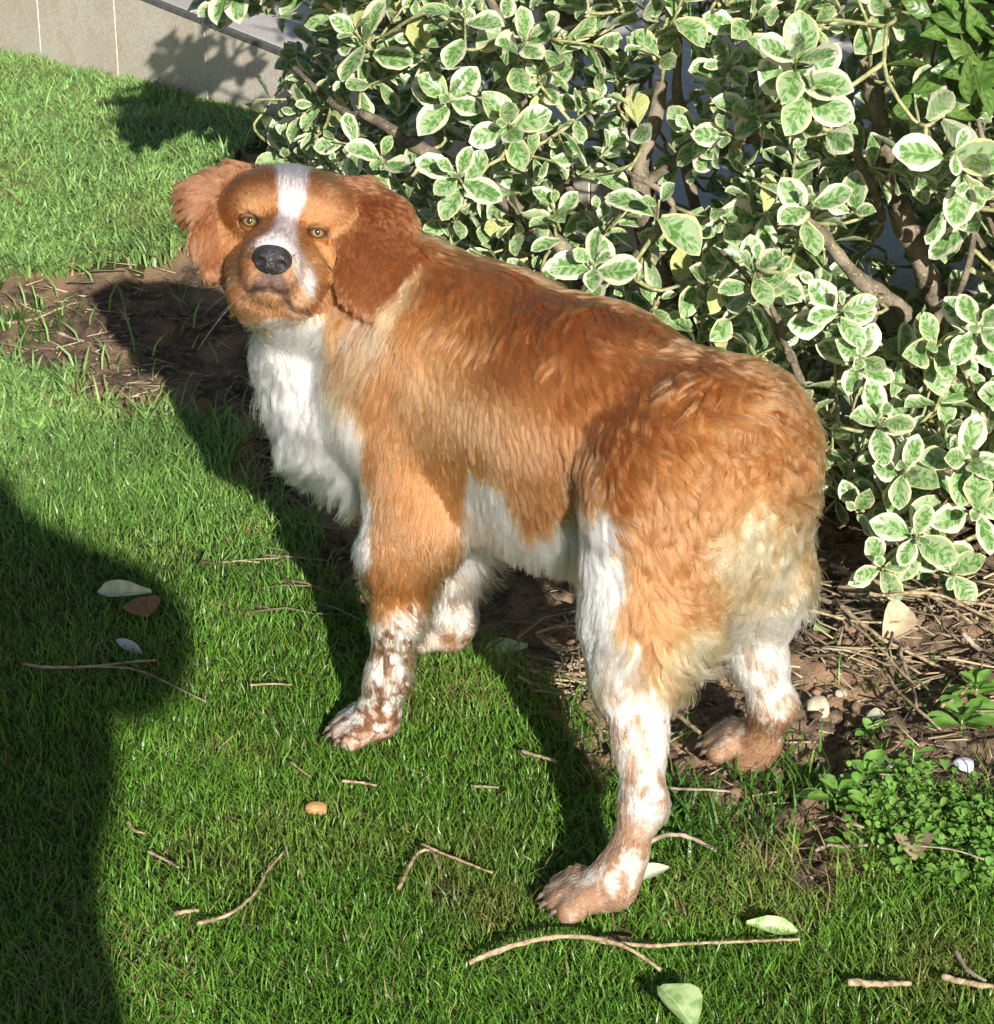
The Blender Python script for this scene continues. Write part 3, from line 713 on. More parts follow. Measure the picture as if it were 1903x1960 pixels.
def nose_mesh():
    """wedge nose leather with two nostrils and a groove, in head axes (x right, y up, z out)"""
    nu, nv = 64, 44; vs = []; 
    for j in range(nv + 1):
        th = math.pi * j / nv
        for i in range(nu):
            ph = 2 * math.pi * i / nu; x = math.sin(th) * math.cos(ph); y = math.cos(th); z = math.sin(th) * math.sin(ph)
            X = .0192 * np.sign(x) * abs(x) ** .85 * (1.0 - .22 * max(-y, 0) ** 1.2); Y = .0144 * np.sign(y) * abs(y) ** .9; Zz = .0165 * z
            if z > 0:
                for sx in (-1, 1):
                    d = math.hypot((X - sx * .0092) / .0046, (Y + .0022) / .0044); Zz -= .0080 * math.exp(-d ** 4 * .9)
                    d2 = math.hypot((X - sx * .0165) / .004, (Y + .0052) / .0022); Zz -= .004 * math.exp(-d2 * d2)
                Zz -= .0032 * math.exp(-(X / .0013) ** 2) * (1 if Y < .004 else .4)
                Zz += .0014 * math.exp(-((abs(X) - .0105) / .006) ** 2 - ((Y - .006) / .004) ** 2)
            vs.append((X, Y, Zz))
    q = [(j * nu + i, j * nu + (i + 1) % nu, (j + 1) * nu + (i + 1) % nu, (j + 1) * nu + i) for j in range(nv) for i in range(nu)]
    return mesh_np('nose', np.array(vs), np.array(q)[:, ::-1], mats=[M_NOSE])
npos = march(520, 499)
zz = unit(HF_ * .95 - HU_ * .10 - HR_ * .05); xx = unit(HR_ - zz * (HR_ @ zz)); yy = np.cross(zz, xx)
o = put('nose', nose_mesh(), dog); o.matrix_parent_inverse = Matrix.Identity(4)
o.matrix_basis = Matrix.Translation(-Vector(dogc)) @ frame(npos - zz * .0045, xx, yy, zz)
M_CLAW = mat_simple('claw', (.10, .07, .06), (.22, .17, .14), 200, .35, .5)
for tp, f_ in TOES:
    me_v, me_q, me_t = tube_np(np.array([tp + f_ * .007 + DZ * .003, tp + f_ * .014 + DZ * .001, tp + f_ * .019 - DZ * .005]), (.0032, .0026, .0008), 6)
    put('claw', mesh_np('claw', me_v, [me_q, me_t], mats=[M_CLAW]), dog)

# ------------------------------------------------------------------ the coat: strands combed along guides
BVH = BVHTree.FromPolygons([tuple(v) for v in BV], [tuple(int(i) for i in q) for q in BQ])
def seen(u, v):
    h = BVH.ray_cast(Vector(CAM), Vector(unit(ray(u, v)))); return None if h[0] is None else (np.array(h[0]), np.array(h[1]))
def tang(n, du, dv, vd):
    w = CAM_R * du - CAM_U * dv; vn = vd @ n
    if abs(vn) < .18: vn = .18 * (-1 if vn <= 0 else 1)
    t = w - vd * ((w @ n) / vn); t = t - n * (t @ n); return t / max(np.linalg.norm(t), 1e-9)
GBODY = [  # u, v, flow on the picture, strand length (mm), wave (mm)
    (820, 520, .55, .8, 24, 2), (900, 520, .75, .6, 24, 2.5), (980, 560, .8, .7, 24, 2), (1060, 570, .75, .75, 22, 2), (1150, 600, .7, .8, 24, 2.5), (1280, 650, .85, .6, 28, 4), (1380, 680, .95, .35, 32, 6),
    (1460, 720, .8, .6, 34, 8), (1530, 790, .5, .9, 36, 8), (1560, 860, .2, 1, 36, 7), (1350, 740, .85, .5, 32, 6), (1420, 820, .6, .8, 32, 8), (1330, 830, .3, 1, 24, 3), (1250, 760, .5, .9, 24, 3),
    (760, 600, -.35, .95, 32, 2.5), (720, 680, -.45, .9, 34, 2.5), (690, 740, -.35, .95, 30, 2), (800, 640, -.1, 1, 24, 2), (850, 700, .05, 1, 22, 1.2), (950, 650, .25, 1, 22, 1.2), (950, 800, .05, 1, 20, 1), (1060, 700, .3, 1, 20, 1), (1060, 850, .1, 1, 20, 1),
    (1150, 750, .2, 1, 22, 1.5), (1140, 880, -.1, 1, 22, 2), (800, 800, -.05, 1, 18, 1), (760, 900, -.05, 1, 14, .7), (850, 880, .05, 1, 18, 1), (900, 960, -.15, 1, 32, 1.5), (840, 980, -.2, 1, 26, 1.5), (980, 1000, .15, 1, 42, 2), (1060, 1010, .2, 1, 46, 2), (1120, 1030, .1, 1, 46, 2),
    (1200, 900, .05, 1, 22, 2), (1200, 1000, .1, 1, 22, 2), (1270, 950, .25, 1, 22, 2), (1350, 930, .35, .95, 26, 4), (1280, 1080, .2, 1, 22, 2), (1230, 1130, .15, 1, 20, 1.5), (1330, 1050, .35, .9, 30, 5), (1400, 980, .4, .9, 38, 8), (1460, 1000, .3, .95, 44, 9), (1530, 930, .15, 1, 46, 5), (1570, 960, .2, 1, 48, 4),
    (1400, 1080, .3, .95, 44, 9), (1480, 1080, .2, 1, 46, 9), (1540, 1060, .15, 1, 46, 8), (1350, 1160, .1, 1, 34, 7), (1420, 1180, .2, 1, 34, 8), (1300, 1250, .1, 1, 36, 5), (1270, 1200, .1, 1, 26, 2), (1340, 1240, .1, 1, 40, 6), (1480, 1150, .05, 1, 34, 8),
    (480, 640, -.55, .8, 40, 6), (540, 660, -.5, .85, 44, 6), (600, 650, -.55, .8, 44, 5), (650, 640, -.55, .85, 46, 4), (520, 740, -.5, .85, 48, 5), (600, 740, -.45, .9, 46, 4), (560, 820, -.35, .95, 46, 4), (640, 820, -.2, 1, 34, 2), (600, 900, -.25, 1, 42, 3), (660, 920, -.1, 1, 34, 2), (650, 1010, -.15, 1, 40, 3), (680, 860, 0, 1, 24, 1.5)]
GLEG = [(740, 1000, 0, 1, 12, .5), (720, 1100, .05, 1, 10, .4), (790, 1060, .3, .95, 24, 3), (815, 1060, .7, .7, 42, 5), (815, 1120, .75, .65, 36, 4), (800, 1180, .6, .8, 26, 2), (720, 1200, .05, 1, 10, .4), (790, 1240, .55, .8, 26, 2), (720, 1300, -.02, 1, 9, .4), (785, 1300, .5, .85, 22, 1.5), (700, 1370, -.4, .9, 8, .3), (760, 1380, .0, 1, 10, .4), (650, 1410, -.9, .4, 7, .2),
    (850, 1060, .2, 1, 20, 2), (910, 1060, .9, .45, 44, 3), (915, 1110, .9, .45, 38, 3), (900, 1170, .7, .7, 24, 2), (860, 1150, .1, 1, 12, .6), (870, 1220, 0, 1, 9, .4),
    (1170, 1100, .05, 1, 16, 1), (1160, 1200, .05, 1, 14, 1), (1200, 1280, .15, 1, 14, .8), (1180, 1380, .1, 1, 12, .6), (1250, 1350, .05, 1, 18, 1), (1230, 1420, -.35, .95, 22, 1.5), (1200, 1500, 0, 1, 10, .5), (1250, 1500, 0, 1, 12, .5), (1200, 1600, -.3, .95, 9, .4), (1170, 1660, -.4, .9, 8, .4), (1100, 1720, -.95, .3, 7, .2),
    (1440, 1250, .05, 1, 14, .6), (1480, 1280, .2, 1, 14, .5), (1450, 1350, .1, 1, 9, .4), (1460, 1400, -.3, .95, 9, .4), (1400, 1455, -.9, .4, 8, .2)]
GHEAD = [(555, 340, .05, -1, 9, .2), (550, 390, .1, -1, 8, .2), (545, 430, .15, -1, 6, .1), (535, 470, .2, -.9, 4, .1), (500, 350, -.35, -.9, 11, .4), (470, 380, -.6, -.8, 9, .3), (450, 420, -.4, .9, 8, .2), (440, 480, -.2, .95, 9, .3), (470, 470, -.8, .5, 8, .2), (440, 540, -.4, .9, 6, .2), (485, 400, -.4, -.9, 7, .2),
    (600, 390, .3, -.9, 8, .2), (640, 370, .8, .1, 10, .3), (650, 430, .35, .9, 9, .3), (640, 490, .3, .95, 10, .3), (600, 500, .7, .7, 9, .2), (620, 550, .5, .85, 9, .3), (580, 540, .5, .85, 8, .2), (470, 545, -.6, .8, 6, .2), (490, 580, -.3, .95, 5, .2), (520, 595, 0, 1, 5, .2), (560, 600, .3, .95, 7, .4), (570, 480, .5, -.6, 5, .1), (490, 480, -.6, -.4, 4, .1), (500, 535, -.3, 1, 3.5, .1), (545, 535, .3, 1, 3.5, .1), (520, 550, 0, 1, 3, .1), (610, 590, .2, 1, 8, .4),
    (700, 345, .8, -.1, 24, 3), (480, 618, -.4, .9, 30, 4), (530, 635, -.35, .95, 34, 5), (580, 635, -.4, .9, 32, 4), (630, 615, -.45, .9, 30, 3), (560, 622, -.3, .95, 28, 3)]
GEARA = [(420, 340, -.75, -.35, 22, 3), (370, 360, -.85, .2, 28, 4), (345, 400, -.75, .65, 28, 3), (400, 400, -.3, .95, 18, 1.5), (370, 450, -.2, 1, 20, 1), (420, 430, .1, 1, 12, .5), (390, 500, .1, 1, 12, .4), (400, 530, .1, 1, 9, .3)]
GEARB = [(690, 345, .75, .1, 24, 3), (730, 360, .85, .45, 30, 4), (770, 400, .75, .75, 30, 4), (700, 400, .3, .95, 20, 2), (740, 430, .5, .85, 22, 2), (790, 450, .35, .95, 26, 3), (680, 480, -.05, 1, 12, .4), (740, 510, -.05, 1, 18, 1), (700, 560, -.2, 1, 10, .4), (760, 530, -.3, .95, 20, 2), (680, 590, -.1, 1, 9, .3)]
def guides(L):
    P_, T_, E_ = [], [], []
    for u, v, du, dv, ln, wv in L:
        for ru, rv in ((0, 0), (-12, 0), (12, 0), (0, 14), (0, -14), (-26, 0), (26, 0), (0, 28), (0, -28)):
            h = seen(u + ru, v + rv)
            if h: break
        if not h: continue
        P_.append(h[0]); T_.append(tang(h[1], du, dv, unit(h[0] - CAM))); E_.append((ln * 1e-3, wv * 1e-3))
    return np.array(P_), np.array(T_), np.array(E_)
GRP = {'torso': 0, 'tail': 0, 'bib': 0, 'neck': 0, 'HL': 0, 'HR': 0, 'FL': 0, 'FR': 0, 'head': 1, 'muzzle': 1, 'jaw': 1, 'earA': 2, 'earB': 3}
GG = [guides(GBODY + GLEG), guides(GHEAD), guides(GEARA), guides(GEARB)]
tri = np.concatenate([BQ[:, [0, 1, 2]], BQ[:, [0, 2, 3]]])
ar = np.linalg.norm(np.cross(BV[tri[:, 1]] - BV[tri[:, 0]], BV[tri[:, 2]] - BV[tri[:, 0]]), axis=1) / 2
treg = np.array(REGS)[BREG[tri[:, 0]]]
tc = BV[tri].mean(1); facing = (BN[tri[:, 0]] * unit(CAM - tc)).sum(1)
def roots(n, wt, rs):
    p = ar * wt; p = p / p.sum(); t = rs.choice(len(tri), n, p=p); a, b = rs.rand(n), rs.rand(n); f = a + b > 1; a[f] = 1 - a[f]; b[f] = 1 - b[f]
    w = np.stack([1 - a - b, a, b], -1)[..., None]
    return (BV[tri[t]] * w).sum(1), unit((BN[tri[t]] * w).sum(1)), BREG[tri[t, 0]]
def idw(P, g, pw=3.0):
    out_t = np.zeros((len(P), 3)); out_e = np.zeros((len(P), 2))
    for i in range(0, len(P), 20000):
        d = np.linalg.norm(P[i:i + 20000, None] - g[0][None], axis=-1) + 1e-3; w = d ** -pw; w /= w.sum(1, keepdims=True)
        out_t[i:i + 20000] = w @ g[1]; out_e[i:i + 20000] = w @ g[2]
    return out_t, out_e
def field(P, N, reg):
    """combing direction, length and wave at points of the skin"""
    R_ = np.array(REGS)[reg]; grp = np.array([GRP[x] for x in REGS])[reg]
    T = np.zeros_like(P); E = np.zeros((len(P), 2)); dq = toD(P)
    far = (grp == 0) & (dq[:, 1] < -.02) & ~np.isin(R_, ('FR', 'HR'))
    Pm = P.copy(); q = dq[far].copy(); q[:, 1] *= -1; Pm[far] = DO + q[:, :1] * DA + q[:, 1:2] * DB + q[:, 2:] * DZ
    for i in range(4):
        m = grp == i
        if m.any(): T[m], E[m] = idw(Pm[m], GG[i])
    T[far] -= 2 * (T[far] @ DB)[:, None] * DB
    T -= N * (T * N).sum(1, keepdims=True); nz = np.linalg.norm(T, axis=1) < .05
    T[nz] = np.array([.1, .05, -1]); T -= N * (T * N).sum(1, keepdims=True)
    T = unit(T)
    hang = sstep(.05, -.45, N[:, 2]) * np.isin(R_, ('torso', 'bib')) * .9
    T = unit(T * (1 - hang)[:, None] + np.array([-.03, .02, -1.0]) * hang[:, None]); E[:, 0] = np.maximum(E[:, 0], .030 * hang)
    E[:, 0] *= np.where(np.isin(R_, ('FL', 'FR', 'HL', 'HR')),   .52 + .48 * sstep(.035, .075, dq[:, 2]), 1)
    ear = np.isin(R_, ('earA', 'earB')); E[ear] *= np.array([.62, .3])
    rump = np.isin(R_, ('torso', 'tail', 'HL')) & (dq[:, 0] < -.2) & (dq[:, 2] > .2); E[rump] *= np.array([1.0, 1.25]); bibm = R_ == 'bib'; E[bibm, 0] *= .80
    return T, E, R_
NS = 7; SS = np.linspace(0, 1, NS)
def grow(P, N, reg, rs, lift=.55, clump_d=.006, clump_k=.72, lenj=.35, droop=.25, wk=1.0, lk=1.0, swirl=0.0, marcel=0.0):
    """strands gathered in locks: one guide curve per lock, every strand follows it from its own root"""
    n = len(P); 
    # lock centres: a thinned subset of the roots
    key = np.floor(P / clump_d).astype(np.int64); kk = key[:, 0] * 73856093 ^ key[:, 1] * 19349663 ^ key[:, 2] * 83492791
    _, first, inv = np.unique(kk, return_index=True, return_inverse=True); inv = inv.ravel()
    Pc, Nc, rc = P[first], N[first], reg[first]; T, E, Rc = field(Pc, Nc, rc)
    m = len(Pc); L = E[:, 0] * lk * (1 + lenj * (rs.rand(m) - .5) * 2); wv = E[:, 1] * wk
    B = np.cross(Nc, T); yaw = (fbm(Pc, 28, 51) - .5) * 1.1 * np.clip(wv / .002, .25, 1.6) + rs.randn(m) * .10 + swirl * ((fbm(Pc, 17, 55, 2) - .5) * 3.6)
    T = T * np.cos(yaw)[:, None] + B * np.sin(yaw)[:, None]; B = np.cross(Nc, T)
    lf = lift * (.6 + .8 * rs.rand(m)); long_ = sstep(.02, .04, L)
    curve = np.zeros((m, NS, 3)); cur = Pc.copy(); dn = np.array([0, 0, -1.0])
    ph = fbm(Pc, 14, 52) * 12 + rs.rand(m) * .9; fr = 5.2 + 3.4 * vnoise(Pc, 12, 53)
    if marcel:                                                    # neighbouring locks wave in step, as a wavy coat does
        q = toD(Pc); lam = .040; ph = 2 * np.pi * (-q[:, 2] * .75 - q[:, 0] * .65 + (fbm(Pc, 15, 56, 3) - .5) * .30) / (lam * (.75 + .6 * vnoise(Pc, 8, 57))) + rs.randn(m) * .45; fr = 2 * np.pi * L / lam
    for i in range(NS):
        s_ = SS[i]; curve[:, i] = cur + B * (wv * np.sin(ph + fr * s_) * s_ ** .8 - wv * np.sin(ph) * 0)[:, None] + Nc * (wv * .45 * np.cos(ph * 1.3 + fr * s_) * s_)[:, None]
        dr = T + Nc * (lf * (1 - s_) ** 1.5 - .10 * s_)[:, None] + dn * (droop * long_ * s_ * 1.6)[:, None]
        cur = cur + unit(dr) * (L / (NS - 1))[:, None]
    sc = .72 + .45 * rs.rand(n)                                   # each strand its own length along the lock
    off = P - Pc[inv]; out = np.zeros((n, NS, 3))
    for i in range(NS):
        x = np.clip(SS[i] * sc, 0, 1) * (NS - 1); j = np.minimum(x.astype(int), NS - 2); f = (x - j)[:, None]
        base = curve[inv, j] * (1 - f) + curve[inv, j + 1] * f
        out[:, i] = base + off * (1 - clump_k * SS[i] ** 1.3) 
    jit = rs.randn(n, 3) * .035 * L[inv][:, None]; out += jit[:, None] * (SS ** 1.5)[None, :, None]
    lockv = rs.rand(m)[inv]
    return out, L[inv], lockv
k = NT('coat'); hb = k.n('BsdfHairPrincipled'); hb.model = 'CHIANG'; hb.parametrization = 'COLOR'
k.set(hb.inputs['Color'], k.attr('col', 'Color')); hb.inputs['Roughness'].default_value = .31; hb.inputs['Radial Roughness'].default_value = .60
hb.inputs['Coat'].default_value = 0.0; hb.inputs['IOR'].default_value = 1.5
M_COAT = k.done(hb.outputs[0])
def hair_obj(name, pts, rad, col, mat, parent):
    cu = bpy.data.hair_curves.new(name); n, s_ = pts.shape[:2]
    cu.add_curves([s_] * n); cu.position_data.foreach_set('vector', pts.astype(np.float32).ravel())
    a = cu.attributes.get('radius') or cu.attributes.new('radius', 'FLOAT', 'POINT')
    a.data.foreach_set('value', (rad[:, None] * np.linspace(1, .25, s_)[None] ** .8).astype(np.float32).ravel())
    c4 = np.ones((n, 4), np.float32); c4[:, :3] = col; a = cu.attributes.new('col', 'FLOAT_COLOR', 'CURVE'); a.data.foreach_set('color', c4.ravel())
    cu.materials.append(mat); o = bpy.data.objects.new(name, cu); C.objects.link(o); o.parent = parent; o['kind'] = 'stuff'; return o
rs = np.random.RandomState(77)
front_w = np.where(facing > -.25, 1.0, .35)
headw = np.isin(treg, ('head', 'muzzle', 'jaw')); earw = np.isin(treg, ('earA', 'earB')); legw = np.isin(treg, ('FL', 'FR', 'HR')) | ((treg == 'HL') & (tc[:, 2] < .2))
bodyw = ~(headw | earw | legw)
def eye_clear(P):
    m = np.ones(len(P), bool)
    for c0, n0 in EYES:
        d = P - c0; m &= ~((np.hypot((d @ HR_) / 1.5, d @ HU_) < .0066) & (d @ HF_ > -.012))
    u, v, _ = project(P); uv = np.stack([u, v], -1)
    for ln in (LIPL, LIPR):
        for a, b in zip(ln[:-1], ln[1:]):
            a, b = np.array(a, float), np.array(b, float); t = np.clip(((uv - a) @ (b - a)) / ((b - a) @ (b - a)), 0, 1); m &= ~((np.linalg.norm(uv - a - t[:, None] * (b - a), axis=1) < 3.2) & ((P - HB) @ HF_ > -.02))
    d = P - npos; m &= ~((np.hypot((d @ HR_) / 1.25, d @ HU_ + .001) < .0150) & (d @ HF_ > -.02))
    return m
def coat_part(name, n, wt, rad, **kw):
    P, N, rg = roots(n, wt * front_w, rs); m = eye_clear(P); P, N, rg = P[m], N[m], rg[m]
    pts, L, lv = grow(P, N, rg, rs, **kw)
    c = coat(P, rg, 1.0); lum = (.78 + .40 * rs.rand(len(P))) * (.88 + .26 * lv)
    c = np.clip(c * lum[:, None], .008, .88)
    hi = (rs.rand(len(P)) < .16)[:, None] * (c[:, :1] < .6) * .35; c = c * (1 - hi) + np.minimum(GOLD * 1.25, .85) * hi
    return hair_obj(name, pts, rad * (.7 + .6 * rs.rand(len(P))), c, M_COAT, body)
tdq = toD(tc)
wavyw = ((treg == 'bib') & True) | (np.isin(treg, ('torso', 'tail', 'HL', 'HR')) & (tdq[:, 0] < -.215 - .05 * (vnoise(tc, 14, 81) - .5) * 2) & ~((treg == 'HL') & (tdq[:, 0] > -.30) & (tdq[:, 2] < .33))) | (np.isin(treg, ('torso', 'neck')) & (tdq[:, 2] > .452))
coat_part('coat', 135000, bodyw * (1.0 - wavyw), .00027, lift=.15, clump_d=.0038, clump_k=.30, wk=.6, lk=.80)
coat_part('wavy_coat', 105000, bodyw * wavyw, .00029, lift=.24, clump_d=.0070, clump_k=.55, wk=1.2, lk=1.30, droop=.22, swirl=1.0, marcel=1.0)
coat_part('leg_fur', 56000, legw * np.where(tc[:, 2] < .05, 2.2, 1.0), .00027, lift=.28, clump_d=.005, clump_k=.5, droop=.1)
coat_part('face_fur', 46000, headw * 1.0, .00019, lift=.32, clump_d=.004, clump_k=.35, lenj=.25, droop=0)
coat_part('ear_fur', 42000, earw * 1.0, .00021, lift=.16, clump_d=.0045, clump_k=.4, droop=.15)
# whiskers
wr = []; 
for u, v, du, dv, ln in ((470, 545, -1, .25, .075), (476, 535, -1, -.02, .055), (468, 560, -.85, .55, .085), (480, 550, -.95, .4, .06), (580, 560, .8, .6, .05), (575, 570, .6, .8, .045), (585, 548, .95, .3, .05)):
    h = seen(u, v)
    if not h: continue
    t = tang(h[1], du, dv, unit(h[0] - CAM)); d = unit(t * .9 + h[1] * .45); ln *= .72; s_ = SS[:, None] * ln
    wr.append(h[0] + d * s_ + np.array([0, 0, -1]) * (s_ / ln) ** 2 * ln * .25)
wh = hair_obj('whiskers', np.array(wr), np.full(len(wr), .00022), np.tile([.75, .70, .6], (len(wr), 1)), M_COAT, body)
# ------------------------------------------------------------------ variegated evergreen bush behind the dog
def leaf_mat(name, centre, centre2, pale, margin, yellow):
    k = NT(name); uv = k.n('UVMap').outputs[0]; sp = k.n('SeparateXYZ', i_Vector=uv); x, y = sp.outputs[0], sp.outputs[1]
    r = k.math('FRACT', k.math('ADD', k.attr('lrnd'), k.n('ObjectInfo').outputs['Random']))
    ax = k.math('MULTIPLY', k.math('ABSOLUTE', k.math('SUBTRACT', x, .5)), 2.0)
    yv = k.math('SUBTRACT', y, k.math('MULTIPLY', ax, .22))                     # runs along the side veins
    side = k.math('SIGN', k.math('SUBTRACT', x, .5))
    cb = k.n('CombineXYZ'); k.set(cb.inputs[0], k.math('MULTIPLY', ax, .9)); k.set(cb.inputs[1], k.math('MULTIPLY', yv, 4.6)); k.set(cb.inputs[2], k.math('ADD', k.math('MULTIPLY', r, 61.0), k.math('MULTIPLY', side, 5.0)))
    n1 = k.noise(cb.outputs[0], 1.0, 2.0); n2 = k.noise(cb.outputs[0], 2.1, 2.0)
    tip = k.math('POWER', y, 5.0); e = k.math('MAXIMUM', ax, tip)
    thr = k.math('ADD', .72, k.math('MULTIPLY', k.math('SUBTRACT', r, .5), .34))
    d = k.math('ADD', e, k.math('MULTIPLY', k.math('SUBTRACT', n1, .5), .62)); d = k.math('SUBTRACT', d, thr)
    m = k.ramp(d, -.03, .05)
    m = k.math('MAXIMUM', m, k.ramp(e, .90, .97))
    gtone = k.mix(k.ramp(n2, .42, .58), centre, centre2); gtone = k.mix(k.ramp(k.math('ADD', n2, k.math('MULTIPLY', e, .35)), .56, .70, 0, .85), gtone, pale)
    gtone = k.mix(k.math('MULTIPLY', k.ramp(ax, .02, .055, 1, 0), .6), gtone, pale)
    mg = k.mix(k.ramp(r, .45, .90, 0, .9), margin, yellow)
    c = k.mix(m, gtone, mg)
    c = k.mix(k.math('MULTIPLY', k.ramp(r, .975, .985), .6), c, yellow)
    vein = k.math('SINE', k.math('MULTIPLY', yv, 40.0)); bp = k.bump(k.math('ADD', k.math('MULTIPLY', vein, .25), k.math('MULTIPLY', k.ramp(ax, 0, .06), 1.0)), .35, .0012)
    bk = k.n('NewGeometry').outputs['Backfacing']; c = k.mix(k.math('MULTIPLY', bk, .45), c, pale)
    return k.leafy(c, .27, .5, .22, normal=bp)
M_LEAF = leaf_mat('variegated_leaf', (.095, .215, .045), (.170, .310, .085), (.34, .43, .25), (.66, .66, .47), (.70, .67, .26))
M_GREEN = leaf_mat('green_leaf', (.060, .135, .022), (.095, .19, .034), (.15, .24, .07), (.085, .17, .03), (.15, .23, .05))
LU, LV_ = 5, 8
def leaf_shape(rs, width=.36, serr=.02, point=.0, curl=.0):
    """one blade, base at the origin, along +Y, face up +Z; length 1"""
    vs, uv = [], []; w0 = width * (.9 + .2 * rs.rand()); sk = rs.randn() * .03; bend = .06 + .30 * rs.rand() + curl; cup = .10 + .40 * rs.rand()
    for j in range(LV_):
        t = j / (LV_ - 1); t = .35 * t + .65 * math.sin(t * math.pi / 2); w = w0 * max(math.sin(math.pi * min(.03 + t ** (1.28 - point * .6) * .955, 1)), 0) ** (.72 + point) * (1 + .18 * (t - .5)) + .012 * (t < .9)
        w = w * (1 + serr * rs.randn()) if 0 < j < LV_ - 1 else (w if j == 0 else .015)
        for i in range(LU):
            x = (i / (LU - 1)) * 2 - 1; X = x * w + sk * math.sin(3 * t); Z = cup * abs(x) ** 1.6 * w - bend * t * t + .015 * rs.randn() * abs(x)
            vs.append((X, t, Z)); uv.append(((x + 1) / 2, t))
    q = [(j * LU + i, j * LU + i + 1, (j + 1) * LU + i + 1, (j + 1) * LU + i) for j in range(LV_ - 1) for i in range(LU - 1)]
    return np.array(vs), np.array(uv), np.array(q)
rs = np.random.RandomState(404)
LSH = [leaf_shape(rs, .26 + .11 * rs.rand(), .03) for _ in range(14)]
LME = [mesh_np('leaf', v, q, mats=[M_LEAF], uv=uv, fl={'lrnd': np.full(len(v), i / 14 * .9)}) for i, (v, uv, q) in enumerate(LSH)]
GSH = [leaf_shape(rs, .22, .06, .25) for _ in range(4)]
GME = [mesh_np('leaf', v, q, mats=[M_GREEN], uv=uv, fl={'lrnd': np.full(len(v), .2)}) for v, uv, q in GSH]

bush_base = G(1780, 1010); bush_base = np.array([.52, 2.78, 0.0])
bush = empty('variegated_bush', bush_base, 'large cream and green variegated evergreen bush filling the bed behind the dog', 'bush')
def under(name, me, parent_, base, **pp):
    o = link(name, me, parent_, **pp); o.matrix_parent_inverse = Matrix.Translation(-Vector(base)); return o
k = NT('bark'); g = k.geopos(); n1 = k.noise(g, 45, 4); n2 = k.noise(g, 170, 3)
cB = k.mix(k.ramp(n1, .3, .7), (.10, .080, .058), (.26, .215, .155)); cB = k.mix(k.ramp(n2, .58, .68, 0, .7), cB, (.40, .37, .16))
M_BARK = k.done(k.pbsdf(cB, .85, .2, k.bump(n2, .8, .003)))
k = NT('twig'); n1 = k.noise(k.geopos(), 120, 3); M_TWIG = k.done(k.pbsdf(k.mix(k.ramp(n1, .35, .65), (.20, .22, .08), (.40, .37, .20)), .7, .3, k.bump(n1, .4, .001)))
FX = np.array([-.60, -.42, -.25, -.05, .12, .30, .45, .75, 1.2]); FY = np.array([4.15, 3.72, 3.38, 3.02, 2.78, 2.64, 2.56, 2.52, 2.5])
def wall_y(x): return W0[1] + (x - W0[0]) * WD[1] / WD[0]
# stems: (pixel trail, depth along the trail, radius)
STEMS = [([(1655, 110), (1690, 250), (1715, 380), (1770, 520), (1800, 600), (1815, 800), (1800, 985)], (2.78, 2.78, 2.78, 2.78, 2.79, 2.80, 2.80), .016, 1),
         ([(1540, 400), (1590, 470), (1660, 550), (1745, 615), (1790, 760), (1790, 985)], (2.72, 2.72, 2.74, 2.77, 2.79, 2.80), .012, 1),
         ([(1268, 155), (1250, 250), (1228, 340), (1260, 520), (1400, 800), (1640, 1000)], (2.95, 2.95, 2.93, 2.9, 2.85, 2.82), .013, 1),
         ([(690, 215), (760, 255), (850, 310), (980, 390), (1150, 540), (1500, 900), (1690, 1000)], (3.2, 3.15, 3.08, 3.02, 2.95, 2.88, 2.83), .012, 1),
         ([(1010, -20), (1090, 40), (1180, 120), (1215, 260), (1260, 520), (1450, 850)], (3.25, 3.2, 3.15, 3.1, 3.0, 2.88), .017, 1),
         ([(1290, -20), (1296, 90), (1300, 220), (1340, 420), (1500, 800)], (3.05, 3.05, 3.05, 3.0, 2.88), .008, 1),
         ([(1480, 250), (1380, 290), (1270, 325), (1190, 400)], (2.85, 2.88, 2.92, 2.95), .006, 0),
         ([(1200, 330), (1290, 400), (1210, 520), (1330, 640)], (2.85, 2.83, 2.8, 2.85), .006, 0),
         ([(1380, 480), (1440, 540), (1490, 640), (1530, 720), (1600, 860)], (2.66, 2.66, 2.67, 2.7, 2.76), .005, 0),
         ([(1450, 520), (1480, 600), (1515, 690)], (2.62, 2.63, 2.66), .0045, 0),
         ([(1870, 400), (1850, 520), (1800, 640), (1760, 700), (1650, 740)], (2.66, 2.67, 2.7, 2.72, 2.76), .006, 0),
         ([(1690, 560), (1660, 640), (1610, 700), (1600, 820), (1680, 950)], (2.64, 2.66, 2.7, 2.74, 2.8), .007, 0),
         ([(1600, 800), (1640, 840), (1690, 880), (1740, 960)], (2.66, 2.68, 2.72, 2.78), .010, 0),
         ([(1590, 200), (1660, 330), (1690, 420)], (2.72, 2.75, 2.78), .006, 0), ([(1460, 690), (1420, 760), (1480, 860), (1560, 950)], (2.68, 2.72, 2.78, 2.82), .006, 0),
         ([(560, 130), (640, 200), (720, 240)], (3.45, 3.36, 3.22), .006, 0), ([(620, 250), (700, 300), (820, 330)], (3.3, 3.2, 3.1), .006, 0), ([(900, 60), (960, 130), (1040, 260), (1120, 420)], (3.05, 3.05, 3.02, 2.98), .006, 0),
         ([(1060, 150), (1050, 60), (1030, -20)], (3.3, 3.3, 3.3), .004, 0), ([(1000, 130), (900, -60), (760, -170), (600, -230), (470, -240)], (3.12, 3.12, 3.14, 3.16, 3.18), .009, 0), ([(1250, 130), (1190, 210), (1150, 330)], (3.2, 3.16, 3.1), .008, 0)]
ATT = []
